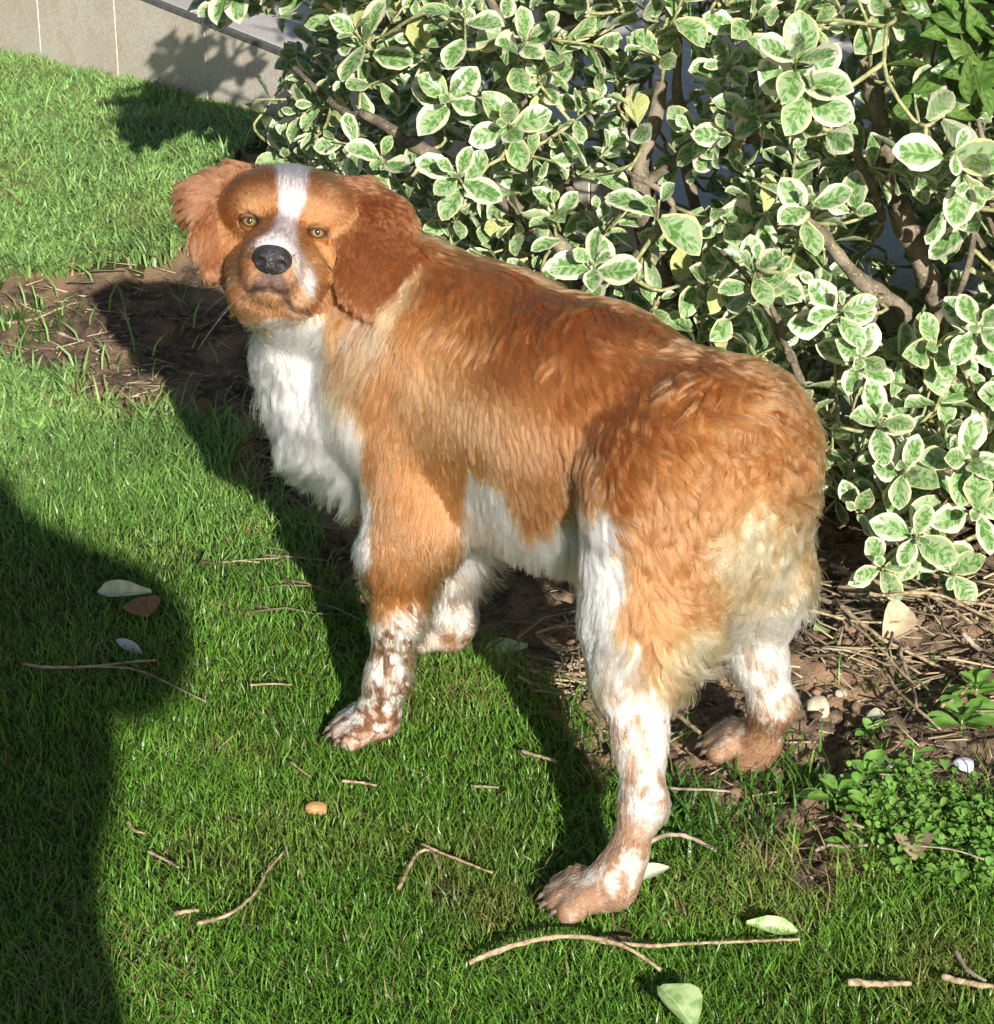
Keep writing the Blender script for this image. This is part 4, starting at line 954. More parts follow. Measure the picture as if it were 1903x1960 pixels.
for tr, ys, r0, trunk in STEMS:
    P_ = np.array([at_y(u, v, y) for (u, v), y in zip(tr, ys)])
    if trunk: P_[-1, 2] = min(P_[-1, 2], .01) - .02
    Pp = spline(P_, 26); Pp += (fbm(Pp, 25, 61)[:, None] - .5) * .008
    rr = r0 * np.linspace(.62, 1.15, 26) * (1 + .12 * rs.randn(26))
    v_, q_, t_ = tube_np(Pp, rr, 9 if r0 > .007 else 6); under('branch', mesh_np('branch', v_, [q_, t_], mats=[M_BARK]), bush, bush_base); ATT.append(Pp)
ATT = np.concatenate(ATT)
# leafy shoots through the body of the bush
LEAVES = []                                                       # (shape, 4x4)
tw = Acc()
def put_leaf(p, d, nrm, ln):
    d = d / np.linalg.norm(d); nrm = nrm - d * (nrm @ d); nrm /= max(np.linalg.norm(nrm), 1e-6); x = np.cross(d, nrm)
    M = np.eye(4); M[:3, 0] = x * ln; M[:3, 1] = d * ln; M[:3, 2] = nrm * ln; M[:3, 3] = p; LEAVES.append((rs.randint(14), M))
def shoot(tip, axis, size, npair, twig_len=.07):
    global ATT
    axis = axis / np.linalg.norm(axis); up = np.array([0, 0, 1.0]); s1 = np.cross(axis, up); s1 /= np.linalg.norm(s1) + 1e-9; s2 = np.cross(axis, s1)
    a0 = rs.rand() * np.pi
    for j in range(npair):
        f = j / max(npair - 1, 1); back = .002 + .013 * j + .02 * f * f; tilt = math.radians(30 + 36 * f + rs.randn() * 10); ln = size * (.62 + .42 * min(f * 1.6, 1)) * (.88 + .24 * rs.rand())
        if j == 0: ln *= .8
        for sgn in (0, 1):
            if rs.rand() < .06: continue
            an = a0 + j * np.pi / 2 + sgn * np.pi + rs.randn() * .16; rad = s1 * math.cos(an) + s2 * math.sin(an)
            d = axis * math.cos(tilt) + rad * math.sin(tilt) + up * -.05; base = tip - axis * back + rad * .004
            put_leaf(base, d, axis * 1.0 - rad * .25 + rs.randn(3) * .22 + up * .12, ln)
    q = tip - axis * twig_len * .6; i = np.argmin(((ATT - q) ** 2).sum(1) + 1e-3 * rs.rand(len(ATT))); b = ATT[i]
    gap = np.linalg.norm(b - q); e = q - axis * min(gap * .35, .10); 
    mid = (e + b) / 2 + np.array([0, 0, -.05 * gap]) + rs.randn(3) * .012
    tp_ = spline([tip + axis * .002, q, e, mid, b], 12); tw.tube(tp_, np.linspace(.0015, .0026 + .004 * min(gap, .4), 12), 5, rs.rand()); ATT = np.concatenate([ATT, tp_[5:11:2]])
VIEW = np.array([0, -COSP, SINP])
n_try = 0; tips = []
STPX = np.concatenate([spline([q + (0,) for q in tr if q[1] < 640], 30)[:, :2] for tr in (STEMS[0][0], STEMS[1][0], STEMS[2][0])])   # stems that stay bare on the lawn side
def bush_ok(x, y, z):
    yf_ = np.interp(x, FX, FY) + .18 * z; dep = y - yf_
    zmin = np.interp(x, [-.6, -.3, .0, .2, .35, .5, 1.2], [.26, .22, .20, .14, .07, .045, .03])
    return dep, zmin, yf_
while len(tips) < 1000 and n_try < 90000:
    n_try += 1
    x = -.58 + 1.75 * rs.rand(); z = .02 + .95 * rs.rand() ** 1.1
    if x < .0: z = min(z, .56)
    y = np.interp(x, FX, FY) + .18 * z + .55 * rs.rand() ** 1.9
    if x < .1: y = min(y, np.interp(x, FX, FY) + .18 * z + .10 + .18 * rs.rand())
    dep, zmin, yf_ = bush_ok(x, y, z)
    left = -.46 + .22 * abs(z - .45) + .05 * math.sin(z * 20)
    if z < zmin or x < left or (z < ZT + .05 and y > wall_y(x) - .05): continue
    u, v, dd = project(np.array([[x, y, z]])); u, v = u[0], v[0]
    # windows through which the terrace shows
    if ((u - 1260) / 110) ** 2 + ((v - 150) / 110) ** 2 < 1 and rs.rand() < .65: continue
    if ((u - 1070) / 130) ** 2 + ((v - 40) / 70) ** 2 < 1 and rs.rand() < .55: continue
    if fbm(np.array([[x, y, z]]), 6, 71)[0] < .33 + .05 * rs.randn(): continue
    if v > -30 and (u < 530 or (u < 610 and v < 100)): continue
    if x < -.30 and y > 3.78: continue
    if v <= -30 and x < -.1 and y > 3.45: continue
    p = np.array([x, y, z])
    if STPX is not None and rs.rand() < .85 and ((STPX[:, 0] - u) ** 2 + (STPX[:, 1] - v) ** 2).min() < 46 ** 2: continue
    md = .033 if dep < .22 else .048
    if tips and min(np.linalg.norm(p - q) for q in tips) < md: continue
    tips.append(p)
    ax_ = unit(VIEW * .75 + np.array([0, 0, .55]) + np.array([-.25 if x < 0 else 0, 0, 0]) + rs.randn(3) * .62)
    shoot(p, ax_, .034 + .020 * rs.rand(), rs.randint(2, 6))
# inner growth that closes the view into the bush on the right
for q in range(900):
    if q > 230 and len(tips) > 99999: break
    if q >= 300: break
    x = .34 + 1.0 * rs.rand(); z = .06 + .95 * rs.rand(); y = np.interp(x, FX, FY) + .18 * z + .25 + .45 * rs.rand()
    if z < ZT + .06: y = min(y, wall_y(x) - .07)
    shoot(np.array([x, y, z]), unit(VIEW * .6 + np.array([0, 0, .6]) + rs.randn(3) * .7), .05 + .015 * rs.rand(), rs.randint(3, 5))
# higher growth at the bush's near left corner, above the picture: it shades the lawn and the wall
for q in range(34):
    p = np.array([-.40 + .20 * rs.rand(), 3.06 + .30 * rs.rand(), .575 + .12 * rs.rand()])
    u, v, _ = project(p[None])
    if v[0] > -25: continue
    shoot(p, unit(VIEW * .6 + np.array([-.3, 0, .6]) + rs.randn(3) * .5), .055, rs.randint(3, 6))
for q in range(26):
    p = np.array([-.47 + .15 * rs.rand(), 3.80 + .16 * rs.rand(), .46 + .12 * rs.rand()]); u, v, _ = project(p[None])
    if v[0] < -22: shoot(p, unit(VIEW * .6 + np.array([-.2, 0, .5]) + rs.randn(3) * .5), .045, rs.randint(2, 4))
# a few rosettes that stand out
for u, v, y, sz, n_, ax_ in ((1525, 100, 2.60, .072, 4, (-.1, -.8, .7)), (1560, 165, 2.62, .068, 3, (.2, -.8, .4)), (1262, 385, 2.70, .066, 2, (0, -.75, .8)), (1558, 385, 2.58, .060, 3, (.1, -.8, .7)), (890, 20, 2.95, .062, 3, (0, -.6, .9)),
        (1135, 500, 2.62, .062, 4, (-.1, -.8, .6)), (870, 330, 2.85, .060, 4, (-.2, -.8, .5)), (1010, 70, 2.95, .060, 4, (.2, -.7, .7)), (1755, 1025, 2.45, .062, 5, (-.1, -.9, .45)), (1830, 290, 2.55, .066, 2, (.1, -.9, .4)), (1860, 360, 2.54, .060, 2, (.1, -.9, -.2)),
        (1615, 590, 2.56, .056, 4, (.1, -.85, .5)), (1690, 800, 2.52, .054, 4, (0, -.85, .6)), (1735, 900, 2.50, .056, 4, (0, -.9, .5)), (1860, 880, 2.48, .060, 4, (.1, -.9, .4)), (600, 200, 3.42, .060, 4, (-.6, -.7, .3)), (500, 190, 3.5, .058, 1, (-.9, -.4, .1)), (570, 215, 3.45, .058, 3, (-.7, -.6, .2)),
        (680, 60, 3.2, .066, 4, (-.3, -.7, .6)), (640, 20, 3.25, .062, 4, (-.4, -.7, .5)), (730, 300, 3.0, .062, 3, (-.1, -.8, .6)), (860, 180, 3.0, .060, 4, (0, -.8, .6)), (975, 235, 2.9, .058, 4, (0, -.9, .4)), (640, 270, 3.15, .05, 3, (-.5, -.7, .3)), (1450, 500, 2.60, .052, 4, (0, -.7, .7)), (1390, 120, 2.85, .058, 4, (-.2, -.8, .6)), (505, 0, 3.4, .050, 2, (-.9, -.4, .1)),
        (1640, 980, 2.52, .050, 3, (-.2, -.9, .4)), (1690, 1090, 2.44, .050, 4, (-.1, -.9, .35)), (1830, 1100, 2.46, .056, 4, (.1, -.9, .35)), (1880, 980, 2.46, .056, 3, (.1, -.9, .35)), (1800, 660, 2.55, .056, 4, (.1, -.85, .5)), (1650, 680, 2.58, .052, 4, (0, -.85, .5)), (1880, 620, 2.52, .056, 4, (0, -.85, .5))):
    shoot(at_y(u, v, y), np.array(ax_, float), sz * .84, n_)
NL = len(LEAVES)
# which leaves show largest from the lawn side
ctr = np.array([(M @ np.array([0, .5, 0, 1]))[:3] for _, M in LEAVES]); nrmL = unit(np.array([M[:3, 2] for _, M in LEAVES])); lnL = np.array([np.linalg.norm(M[:3, 1]) for _, M in LEAVES])
pu, pv, pz = project(ctr); buf = {}
smp = []
for i, (s_, M) in enumerate(LEAVES):
    for t in (.25, .5, .75):
        for x in (-.18, 0, .18):
            q = (M @ np.array([x, t, 0, 1]))[:3]; a, b, c = project(q[None]); key = (int(a[0] // 16), int(b[0] // 16)); smp.append((i, key, c[0]))
            if key not in buf or c[0] < buf[key]: buf[key] = c[0]
vis = np.zeros(NL)
for i, key, z in smp:
    if z < buf[key] + .012 and 0 <= key[0] * 16 < 1903 and 0 <= key[1] * 16 < 1960: vis[i] += 1 / 9
score = vis * (lnL / pz) ** 2 * np.abs((nrmL * unit(CAM - ctr)).sum(1)).clip(.25)
top = set(np.argsort(-score)[:298].tolist())
rest = Acc(); uvs = []
for i, (si, M) in enumerate(LEAVES):
    if i in top:
        o = bpy.data.objects.new('leaf', LME[si]); C.objects.link(o); o.parent = bush; o.matrix_parent_inverse = Matrix.Translation(-Vector(bush_base)); o.matrix_basis = Matrix(M.tolist())
    else:
        v_, uv_, q_ = LSH[si]; rest.add(v_ @ M[:3, :3].T + M[:3, 3], q_, (), rs.rand()); uvs.append(uv_)
under('foliage', mesh_np('foliage', np.concatenate(rest.V), [np.concatenate(rest.Q)], mats=[M_LEAF], uv=np.concatenate(uvs), fl={'lrnd': np.concatenate(rest.A)}), bush, bush_base, kind='stuff')
under('twigs', tw.mesh('twigs', [M_TWIG]), bush, bush_base, kind='stuff')
print('LEAVES', NL, 'tips', len(tips))
# green pointed-leaf shrub poking in at the top right
gb = np.array([.72, 2.62, 0.0])
gsh = empty('green_shrub', gb, 'plain green shrub with narrow pointed leaves at the upper right edge of the picture', 'shrub')
for u, v, y, n_ in ((1830, 60, 2.64, 8), (1880, 40, 2.62, 8), (1800, 130, 2.66, 7), (1870, 120, 2.63, 8), (1890, 190, 2.66, 6), (1800, 20, 2.66, 7), (1940, 90, 2.62, 8), (1960, 0, 2.6, 8), (1850, -30, 2.63, 8)):
    p = at_y(u, v, y); b = np.array([gb[0] + rs.randn() * .02, gb[1] + .05, -.01])
    v_, q_, t_ = tube_np(spline([p, p + np.array([.01, .03, -.12]), (p + b) / 2 + np.array([.02, .05, 0]), b], 12), np.linspace(.0016, .006, 12), 5); under('stem', mesh_np('stem', v_, [q_, t_], mats=[M_BARK]), gsh, gb)
    for j in range(n_ - 1):
        an = j * 2.4 + rs.rand(); d = unit(np.array([math.cos(an), -.15 + .5 * rs.randn(), math.sin(an) * .8 + .15])); ln = .042 + .02 * rs.rand(); nr = unit(np.array([.1, -.7, .7]) + rs.randn(3) * .45); nr = unit(nr - d * (nr @ d)); x_ = np.cross(d, nr)
        o = bpy.data.objects.new('leaf', GME[rs.randint(4)]); C.objects.link(o); o.parent = gsh; o.matrix_parent_inverse = Matrix.Translation(-Vector(gb))
        M = np.eye(4); M[:3, 0] = x_ * ln; M[:3, 1] = d * ln; M[:3, 2] = np.cross(x_, d) * ln; M[:3, 3] = p - np.array([0, 0, .008 * j]); o.matrix_basis = Matrix(M.tolist())
# ------------------------------------------------------------------ single fallen things on the lawn and the bed
rs = np.random.RandomState(88)
M_DRYTWIG = mat_simple('dry_twig', (.20, .14, .08), (.48, .38, .24), 150, .85, .12, .6)
M_GREYTWIG = mat_simple('grey_twig', (.16, .125, .09), (.40, .33, .25), 60, .8, .2)
def on_ground(pts, up, n):
    P_ = spline([G(u, v) for u, v in pts], n); P_[:, 2] = ground_z(P_[:, 0], P_[:, 1]) + up; return P_
def twig(pts, r, label, up=.016, mat=None, arc=0.0, group='twigs lying on the lawn', fork=None, ends=None):
    n = 4 + 5 * (len(pts) - 1); P_ = on_ground(pts, 0, n); z = np.convolve(np.pad(P_[:, 2], 3, 'edge'), np.ones(7) / 7, 'valid'); P_[:, 2] = z + up + arc * np.sin(np.linspace(0, np.pi, n))
    if ends: P_[:, 2] += np.linspace(ends[0], ends[1], n)
    P_ += rs.randn(n, 3) * r * .10; c0 = P_[n // 2].copy(); a = Acc(); r *= .85; a.tube(P_ - c0, r * np.linspace(1.1, .7, n) * (1 + .10 * rs.randn(n)), 7)
    for t in rs.rand(0): 
        i = int(t * (n - 2)) + 1; a.tube(np.array([P_[i], P_[i] + rs.randn(3) * r * 1.6 + np.array([0, 0, r])]) - c0, (r * .6, r * .25), 5)
    if fork:
        F = on_ground(fork, up, 8); a.tube(F - c0, r * np.linspace(.8, .45, 8), 6)
    o = link('twig', a.mesh('twig', [mat or M_DRYTWIG]), loc=c0); thing(o, label, 'twig', group); return o
G1 = 'twigs lying on the lawn'
twig([(45, 1290), (100, 1296), (180, 1294), (250, 1286), (300, 1282)], .0022, 'pale forked twig lying inside the big shadow on the left lawn', fork=[(180, 1294), (260, 1300), (330, 1330), (395, 1362)], mat=M_GREYTWIG)
twig([(378, 1790), (440, 1772), (490, 1730), (512, 1690), (548, 1648)], .0020, 'long curved straw twig on the lawn just right of the big shadow edge')
twig([(764, 1722), (790, 1668), (808, 1650), (828, 1652), (842, 1684)], .0020, 'hooked twig bent like a cane, left of the hind paw')
twig([(806, 1636), (850, 1655), (900, 1675), (942, 1692)], .0017, 'straight thin twig slanting off the hooked twig')
twig([(898, 1865), (980, 1846), (1070, 1836), (1150, 1842), (1215, 1858), (1264, 1880)], .0028, 'long pale arched twig below the hind paw, at the bottom of the lawn', arc=.012)
twig([(1140, 1822), (1240, 1832), (1330, 1828), (1430, 1824), (1530, 1820)], .0022, 'long straight twig just above and right of the arched twig')
twig([(1205, 1710), (1225, 1668), (1270, 1645), (1320, 1642), (1370, 1650)], .0030, 'curved grey twig springing up behind the hind paw', mat=M_GREYTWIG, arc=.014)
twig([(1620, 1902), (1680, 1906), (1742, 1905)], .0036, 'short thick pale stick near the lower right corner')
twig([(1800, 1890), (1850, 1904), (1903, 1912), (1950, 1918)], .0034, 'pale stick cut by the right edge of the picture, at the lower corner')
twig([(1825, 1840), (1850, 1880), (1885, 1900)], .0024, 'dark bent twig crossing the pale stick in the lower corner', mat=M_GREYTWIG)
twig([(1000, 1458), (1035, 1468), (1066, 1478)], .0022, 'pale straw piece on the grass at the rim of the dog shadow')
twig([(655, 1515), (690, 1518), (722, 1524)], .0018, 'short pale straw on the lawn below the front paw')
twig([(480, 1330), (520, 1328), (560, 1330)], .0014, 'thin pale straw on the lawn level with the front paw')
twig([(556, 1478), (580, 1496), (596, 1508)], .0015, 'short slanting straw on the lawn left of the orange pebble')
twig([(246, 1592), (258, 1610), (280, 1616)], .0017, 'tiny bent pinkish twig at the waist of the big shadow')
twig([(283, 1650), (320, 1668), (345, 1682)], .0015, 'thin slanting straw near the waist of the big shadow')
twig([(335, 1770), (360, 1766), (382, 1764)], .0024, 'stubby brown twig beside the long curved straw twig')
twig([(905, 1525), (930, 1526), (955, 1528)], .0013, 'thin level straw on the lawn between the two near paws')
twig([(5, 606), (50, 604), (100, 596), (150, 578)], .0028, 'whitish curved stick on the bare earth at the left edge', up=.008, group='sticks on the bare earth')
twig([(110, 628), (150, 640), (185, 655), (208, 682)], .0030, 'dark knobbly stick on the bare earth beside the dog shadow', up=.008, mat=M_GREYTWIG, group='sticks on the bare earth')
# cut twigs heaped in the bed under the bush
HEAP = [((1560, 1140), (1640, 1190), (1720, 1240), .004, 'thick grey twig slanting down from the dog skirt across the heap'), ((1590, 1095), (1700, 1150), (1903, 1190), .0036, 'longest brown twig running along the top of the heap to the right edge'),
        ((1600, 1200), (1690, 1250), (1830, 1290), .0034, 'grey twig along the lower side of the heap'), ((1640, 1120), (1740, 1160), (1860, 1220), .003, 'tan twig slanting through the middle of the heap'),
        ((1700, 1180), (1800, 1180), (1920, 1215), .003, 'brown twig under the lowest bush leaves'), ((1600, 1160), (1615, 1200), (1605, 1245), .003, 'short upright grey twig at the left end of the heap'),
        ((1530, 1220), (1640, 1230), (1720, 1225), .0022, 'thin level straw twig at the left of the heap'), ((1660, 1210), (1730, 1180), (1800, 1150), .0026, 'pale twig crossing the heap upward to the right'),
        ((1720, 1260), (1745, 1320), (1752, 1390), .003, 'dark twig lying down the bed below the heap'), ((1800, 1400), (1840, 1350), (1880, 1300), .0024, 'pale slanting twig beside the weed at the right edge'),
        ((1690, 1320), (1740, 1380), (1800, 1420), .0024, 'dark bent twig in the middle of the bare bed'), ((1570, 1290), (1640, 1280), (1700, 1290), .0016, 'thin pale straw behind the far hind leg'),
        ((1620, 1235), (1700, 1290), (1760, 1330), .0022, 'brown twig slanting out of the heap onto the bed'), ((1840, 1240), (1870, 1250), (1920, 1270), .004, 'split pale wood piece at the right edge of the bed'),
        ((1700, 1110), (1760, 1140), (1780, 1200), .0022, 'short tan twig under the lowest rosette'), ((1040, 1260), (1090, 1268), (1150, 1262), .0028, 'tan stick in the dog shadow between the legs'),
        ((1030, 1290), (1080, 1300), (1150, 1310), .0030, 'reddish stick just below the tan stick between the legs'), ((1060, 1230), (1100, 1225), (1150, 1228), .0024, 'grey stick at the upper edge of the sunlit gap between the legs'),
        ((1080, 1210), (1105, 1260), (1110, 1310), .0018, 'thin grey twig crossing the sticks between the legs'), ((1310, 1500), (1330, 1540), (1325, 1570), .0024, 'small upright grey twig behind the near hock'),
        ((1275, 1545), (1330, 1550), (1400, 1545), .0020, 'pale twig on the soil right of the near hock'), ((1290, 1390), (1330, 1420), (1360, 1440), .0034, 'short grey stick in front of the far hind paw'), ((1560, 1640), (1600, 1625), (1660, 1640), .0022, 'bent straw at the seam of soil and weeds'), ((1880, 1690), (1820, 1672), (1740, 1665), .0012, 'thin straw over the weed carpet')]
for a, b, c, r, lab in HEAP: twig([a, b, c], r * .9, lab, up=.010 + .012 * rs.rand(), mat=M_GREYTWIG if rs.rand() < .55 else M_DRYTWIG, group='cut twigs on the soil bed', ends=(.02 * rs.rand(), .012 * rs.rand()))
acc = Acc()
for i in range(270):
    u, v = 1540 + 420 * rs.rand(), 1110 + 190 * rs.rand() ** 1.2
    if i > 130: u, v = 1030 + 130 * rs.rand(), 1190 + 150 * rs.rand()
    if i > 190: u, v = 460 + 480 * rs.rand(), 560 + 640 * rs.rand()
    c = G(u, v, .006 + .01 * rs.rand()); th = rs.randn() * .7 - .3; L = .015 + .04 * rs.rand(); d = np.array([math.cos(th), math.sin(th), rs.randn() * .15]) * L
    acc.tube(np.array([c - d, c + rs.randn(3) * .004, c + d]), (.0012 + .001 * rs.rand(), .0012, .0008), 5, rs.rand() ** .8)
link('fine_brushwood', acc.mesh('fine_brushwood', [M_STRAW]), kind='stuff')
# fallen leaves
def dead_leaf_mat(name, a, b, vein):
    k = NT(name); uv = k.n('UVMap').outputs[0]; sp = k.n('SeparateXYZ', i_Vector=uv); ax = k.math('ABSOLUTE', k.math('SUBTRACT', sp.outputs[0], .5))
    n = k.noise(k.geopos(), 90, 4); c = k.mix(k.ramp(n, .35, .65), a, b); c = k.mix(k.ramp(ax, .01, .03, .6, 0), c, vein); return k.leafy(c, .45, .35, .15)
M_PALELEAF = dead_leaf_mat('pale_fallen_leaf', (.50, .56, .36), (.68, .70, .52), (.72, .74, .56)); M_TANLEAF = dead_leaf_mat('tan_fallen_leaf', (.52, .38, .24), (.66, .52, .36), (.7, .58, .42)); M_BLUELEAF = dead_leaf_mat('grey_fallen_leaf', (.42, .46, .48), (.52, .56, .58), (.55, .58, .6))
M_BROWNLEAF = dead_leaf_mat('brown_fallen_leaf', (.30, .12, .05), (.40, .18, .07), (.42, .22, .1)); M_GREENLEAF = dead_leaf_mat('green_fallen_leaf', (.20, .36, .10), (.48, .58, .30), (.6, .66, .4))
def fallen(u0, v0, u1, v1, width, mat, label, fold=.5, up=.014, nrm=(0, -.35, 1), group='leaves fallen on the lawn', curl=.05):
    a, b = G(u0, v0, up), G(u1, v1, up); d = b - a; ln = np.linalg.norm(d); d /= ln; nr = np.array(nrm, float); nr -= d * (nr @ d); nr /= np.linalg.norm(nr); x = np.cross(d, nr)
    v_, uv_, q_ = leaf_shape(rs, width, .03, .1, curl - .1); v_ = v_.copy(); v_[:, 2] += fold * np.abs(v_[:, 0]) ; v_ *= ln
    o = link('fallen_leaf', mesh_np('fallen_leaf', v_, q_, mats=[mat], uv=uv_)); M = np.eye(4); M[:3, 0] = x; M[:3, 1] = d; M[:3, 2] = nr; M[:3, 3] = a; o.matrix_basis = Matrix(M.tolist()); thing(o, label, 'leaf', group)
fallen(292, 1160, 182, 1152, .13, M_PALELEAF, 'pale folded leaf at the rim of the big shadow, touching a brown leaf', .5, .022, (0, -.8, .8))
fallen(262, 1158, 282, 1190, .42, M_BROWNLEAF, 'small brown leaf tucked under the pale folded leaf', .2, .012)
fallen(224, 1238, 268, 1256, .16, M_BLUELEAF, 'small narrow bluish grey leaf inside the big shadow', .5, .012, (0, -.7, .8))
fallen(1280, 1678, 1216, 1702, .20, M_PALELEAF, 'whitish ragged leaf just right of the near hind paw', .4, .014)
fallen(1428, 1788, 1528, 1800, .17, M_GREENLEAF, 'pale green folded leaf on the grass in the lower right', .6, .016, (0, -.7, .8))
fallen(1262, 1922, 1330, 1985, .30, M_GREENLEAF, 'green and cream leaf cut by the bottom edge of the picture', .3, .022, (.3, -.5, .9))
fallen(1010, 1232, 926, 1238, .26, M_PALELEAF, 'pale leaf in the dog shadow beside the far front paw', .2, .010, (0, -.3, 1), 'leaves fallen on the soil')
fallen(1150, 1330, 1140, 1372, .30, M_TANLEAF, 'yellowish leaf on the soil touching the near hind leg', .3, .012, (-.4, -.5, .8), 'leaves fallen on the soil')
fallen(1555, 1225, 1570, 1195, .34, M_GREENLEAF, 'small green and white leaf standing on the soil by the dog skirt', .2, .012, (.2, -.9, .4), 'leaves fallen on the soil')
fallen(1750, 1668, 1738, 1622, .42, M_TANLEAF, 'crumpled beige leaf lying among the weeds', .5, .016, (0, -.6, .8), 'leaves fallen on the soil')
fallen(1690, 1240, 1740, 1205, .34, M_TANLEAF, 'curled pale dry leaf in the twig heap', .6, .018, (.1, -.7, .7), 'leaves fallen on the soil')
fallen(1620, 1105, 1690, 1150, .40, M_TANLEAF, 'broad dry grey brown leaf at the upper end of the twig heap', .1, .010, (.1, -.5, .9), 'leaves fallen on the soil')
fallen(1655, 1365, 1690, 1378, .30, M_PALELEAF, 'tiny yellowish leaf scrap in the middle of the bare bed', .3, .008, (0, -.5, .9), 'leaves fallen on the soil')
fallen(1200, 1712, 1165, 1752, .10, M_TANLEAF, 'dry sliver of leaf at the heel of the near hind paw', .3, .012, (0, -.6, .8))
# stones
def stone(u, v, su, sv, mat, label, cat='stone', group='stones on the ground'):
    c = G(u, v, .0); px = (c[1] * COSP + (CAMH - c[2]) * SINP) / FPX; sx = su * px / 2; sz = sv * px / 2
    bm = bmesh.new(); bmesh.ops.create_icosphere(bm, subdivisions=3, radius=1.0); P_ = np.array([q.co[:] for q in bm.verts]); sd_ = rs.rand(3) * 20
    P_ = P_ * (1 + .55 * (fbm(P_ + sd_, 1.3, 5)[:, None] - .5) + .12 * (fbm(P_ + sd_, 5, 6)[:, None] - .5)); P_ = np.clip(P_, -.88, .88) * np.array([sx, sx * .8, sz])
    for q, p in zip(bm.verts, P_): q.co = p
    me = bpy.data.meshes.new('stone'); bm.to_mesh(me); bm.free(); me.materials.append(mat)
    for p in me.polygons: p.use_smooth = True
    o = link('stone', me, loc=c + np.array([0, 0, sz * .55 + (.008 if 'lawn' in label else 0)])); thing(o, label, cat, group)
M_ORST = mat_simple('orange_stone', (.42, .22, .08), (.55, .32, .14), 80); M_BEST = mat_simple('beige_stone', (.40, .34, .24), (.58, .50, .38), 120, .8, .2, .6); M_WHST = mat_simple('white_stone', (.55, .52, .50), (.72, .70, .68), 120)
stone(606, 1560, 46, 24, M_ORST, 'small orange brown pebble on the lawn below the front paw', 'pebble')
stone(1566, 1345, 50, 58, M_BEST, 'rough beige stone on the soil right of the far hind leg')
stone(1716, 1452, 34, 22, M_WHST, 'left one of two small whitish stones above the weeds'); stone(1752, 1462, 26, 18, M_WHST, 'right one of two small whitish stones above the weeds')
stone(1610, 1320, 26, 18, M_BEST, 'small beige stone just right of the rough beige stone'); stone(1845, 1458, 44, 30, mat_simple('grey_plastic', (.36, .37, .42), (.60, .60, .66), 160, .3, .5), 'pale grey shiny plastic scrap on the bed near the right edge')  # the shiny grey one is a plastic scrap, given the stone shape
stone(1625, 1428, 22, 16, M_ORST, 'small tan stone on the bed below the tiny leaf scrap')
# ------------------------------------------------------------------ weeds
M_WEED = NT('weed'); _k = M_WEED; M_WEED = _k.leafy(_k.mix(_k.ramp(_k.noise(_k.geopos(), 60, 3), .35, .65), (.11, .26, .035), (.21, .38, .085)), .22, .5, .25)
WSH = [leaf_shape(rs, .34, .02, .0) for _ in range(5)]; WME = [mesh_np('weed_leaf', v, q, mats=[M_WEED], uv=uv) for v, uv, q in WSH]
def weed(u, v, n, ln, label, h=.02):
    c = G(u, v); r_ = empty('weed_plant', c, label, 'weed', 'weeds growing in the bed')
    a = Acc(); a.tube(np.array([[0, 0, -.005], [0, 0, h]]), (.0015, .001), 5); link('stem', a.mesh('stem', [M_WEED]), r_)
    for j in range(n):
        an = j * 2.4 + rs.rand() * .5; f = j / n; el_ = .15 + .75 * f + .15 * rs.randn(); d = np.array([math.cos(an) * math.cos(el_), math.sin(an) * math.cos(el_), math.sin(el_)]); L = ln * (1 - .45 * f) * (.85 + .3 * rs.rand()); up = np.array([0, 0, 1.0]) if abs(d[2]) < .95 else np.array([1, 0, 0])
        x_ = unit(np.cross(d, up)); M = np.eye(4); M[:3, 0] = x_ * L; M[:3, 1] = d * L; M[:3, 2] = np.cross(x_, d) * L; M[:3, 3] = np.array([0, 0, h * (.3 + .7 * f)]) + d * L * .12
        o = bpy.data.objects.new('leaf', WME[rs.randint(5)]); C.objects.link(o); o.parent = r_; o.matrix_basis = Matrix(M.tolist())
weed(1868, 1335, 11, .036, 'glossy green weed rosette at the right edge, upper of two'); weed(1840, 1400, 11, .042, 'glossy green weed rosette with broad leaves, lower of two by the right edge')
weed(1670, 1398, 9, .026, 'small soft green weed seedling in the middle of the bed', .012); weed(1745, 1490, 8, .024, 'upright pale green weed shoot at the top of the weed carpet', .04)
weed(1600, 1540, 10, .034, 'glossy dark green weed at the left end of the weed carpet'); weed(1660, 1570, 10, .036, 'broad-leaved weed inside the weed carpet, right of the left end'); weed(1660, 1500, 9, .034, 'dark glossy weed in the shade at the top left of the weed carpet'); weed(1640, 1625, 8, .03, 'light green weed at the bottom left of the weed carpet')
CARP = np.array([G(u, v)[:2] for u, v in ((1600, 1520), (1700, 1485), (1800, 1520), (1960, 1560), (1990, 1720), (1900, 1720), (1780, 1690), (1690, 1680), (1640, 1620))])
lo, hi = CARP.min(0), CARP.max(0); q = lo + rs.rand(9000, 2) * (hi - lo); q = q[poly_sd(q, CARP) + .02 * rs.randn(len(q)) < 0][:1250]; qz = ground_z(q[:, 0], q[:, 1])
acc = Acc(); uvs = []
tv, tuv, tq = leaf_shape(np.random.RandomState(3), .42, .0, .0)
keep_ = np.arange(LV_ * LU).reshape(LV_, LU)[::2, ::2].ravel(); tv, tuv = tv[keep_], tuv[keep_]; nr, nc = 4, 3; tq = np.array([(j * nc + i, j * nc + i + 1, (j + 1) * nc + i + 1, (j + 1) * nc + i) for j in range(nr - 1) for i in range(nc - 1)])
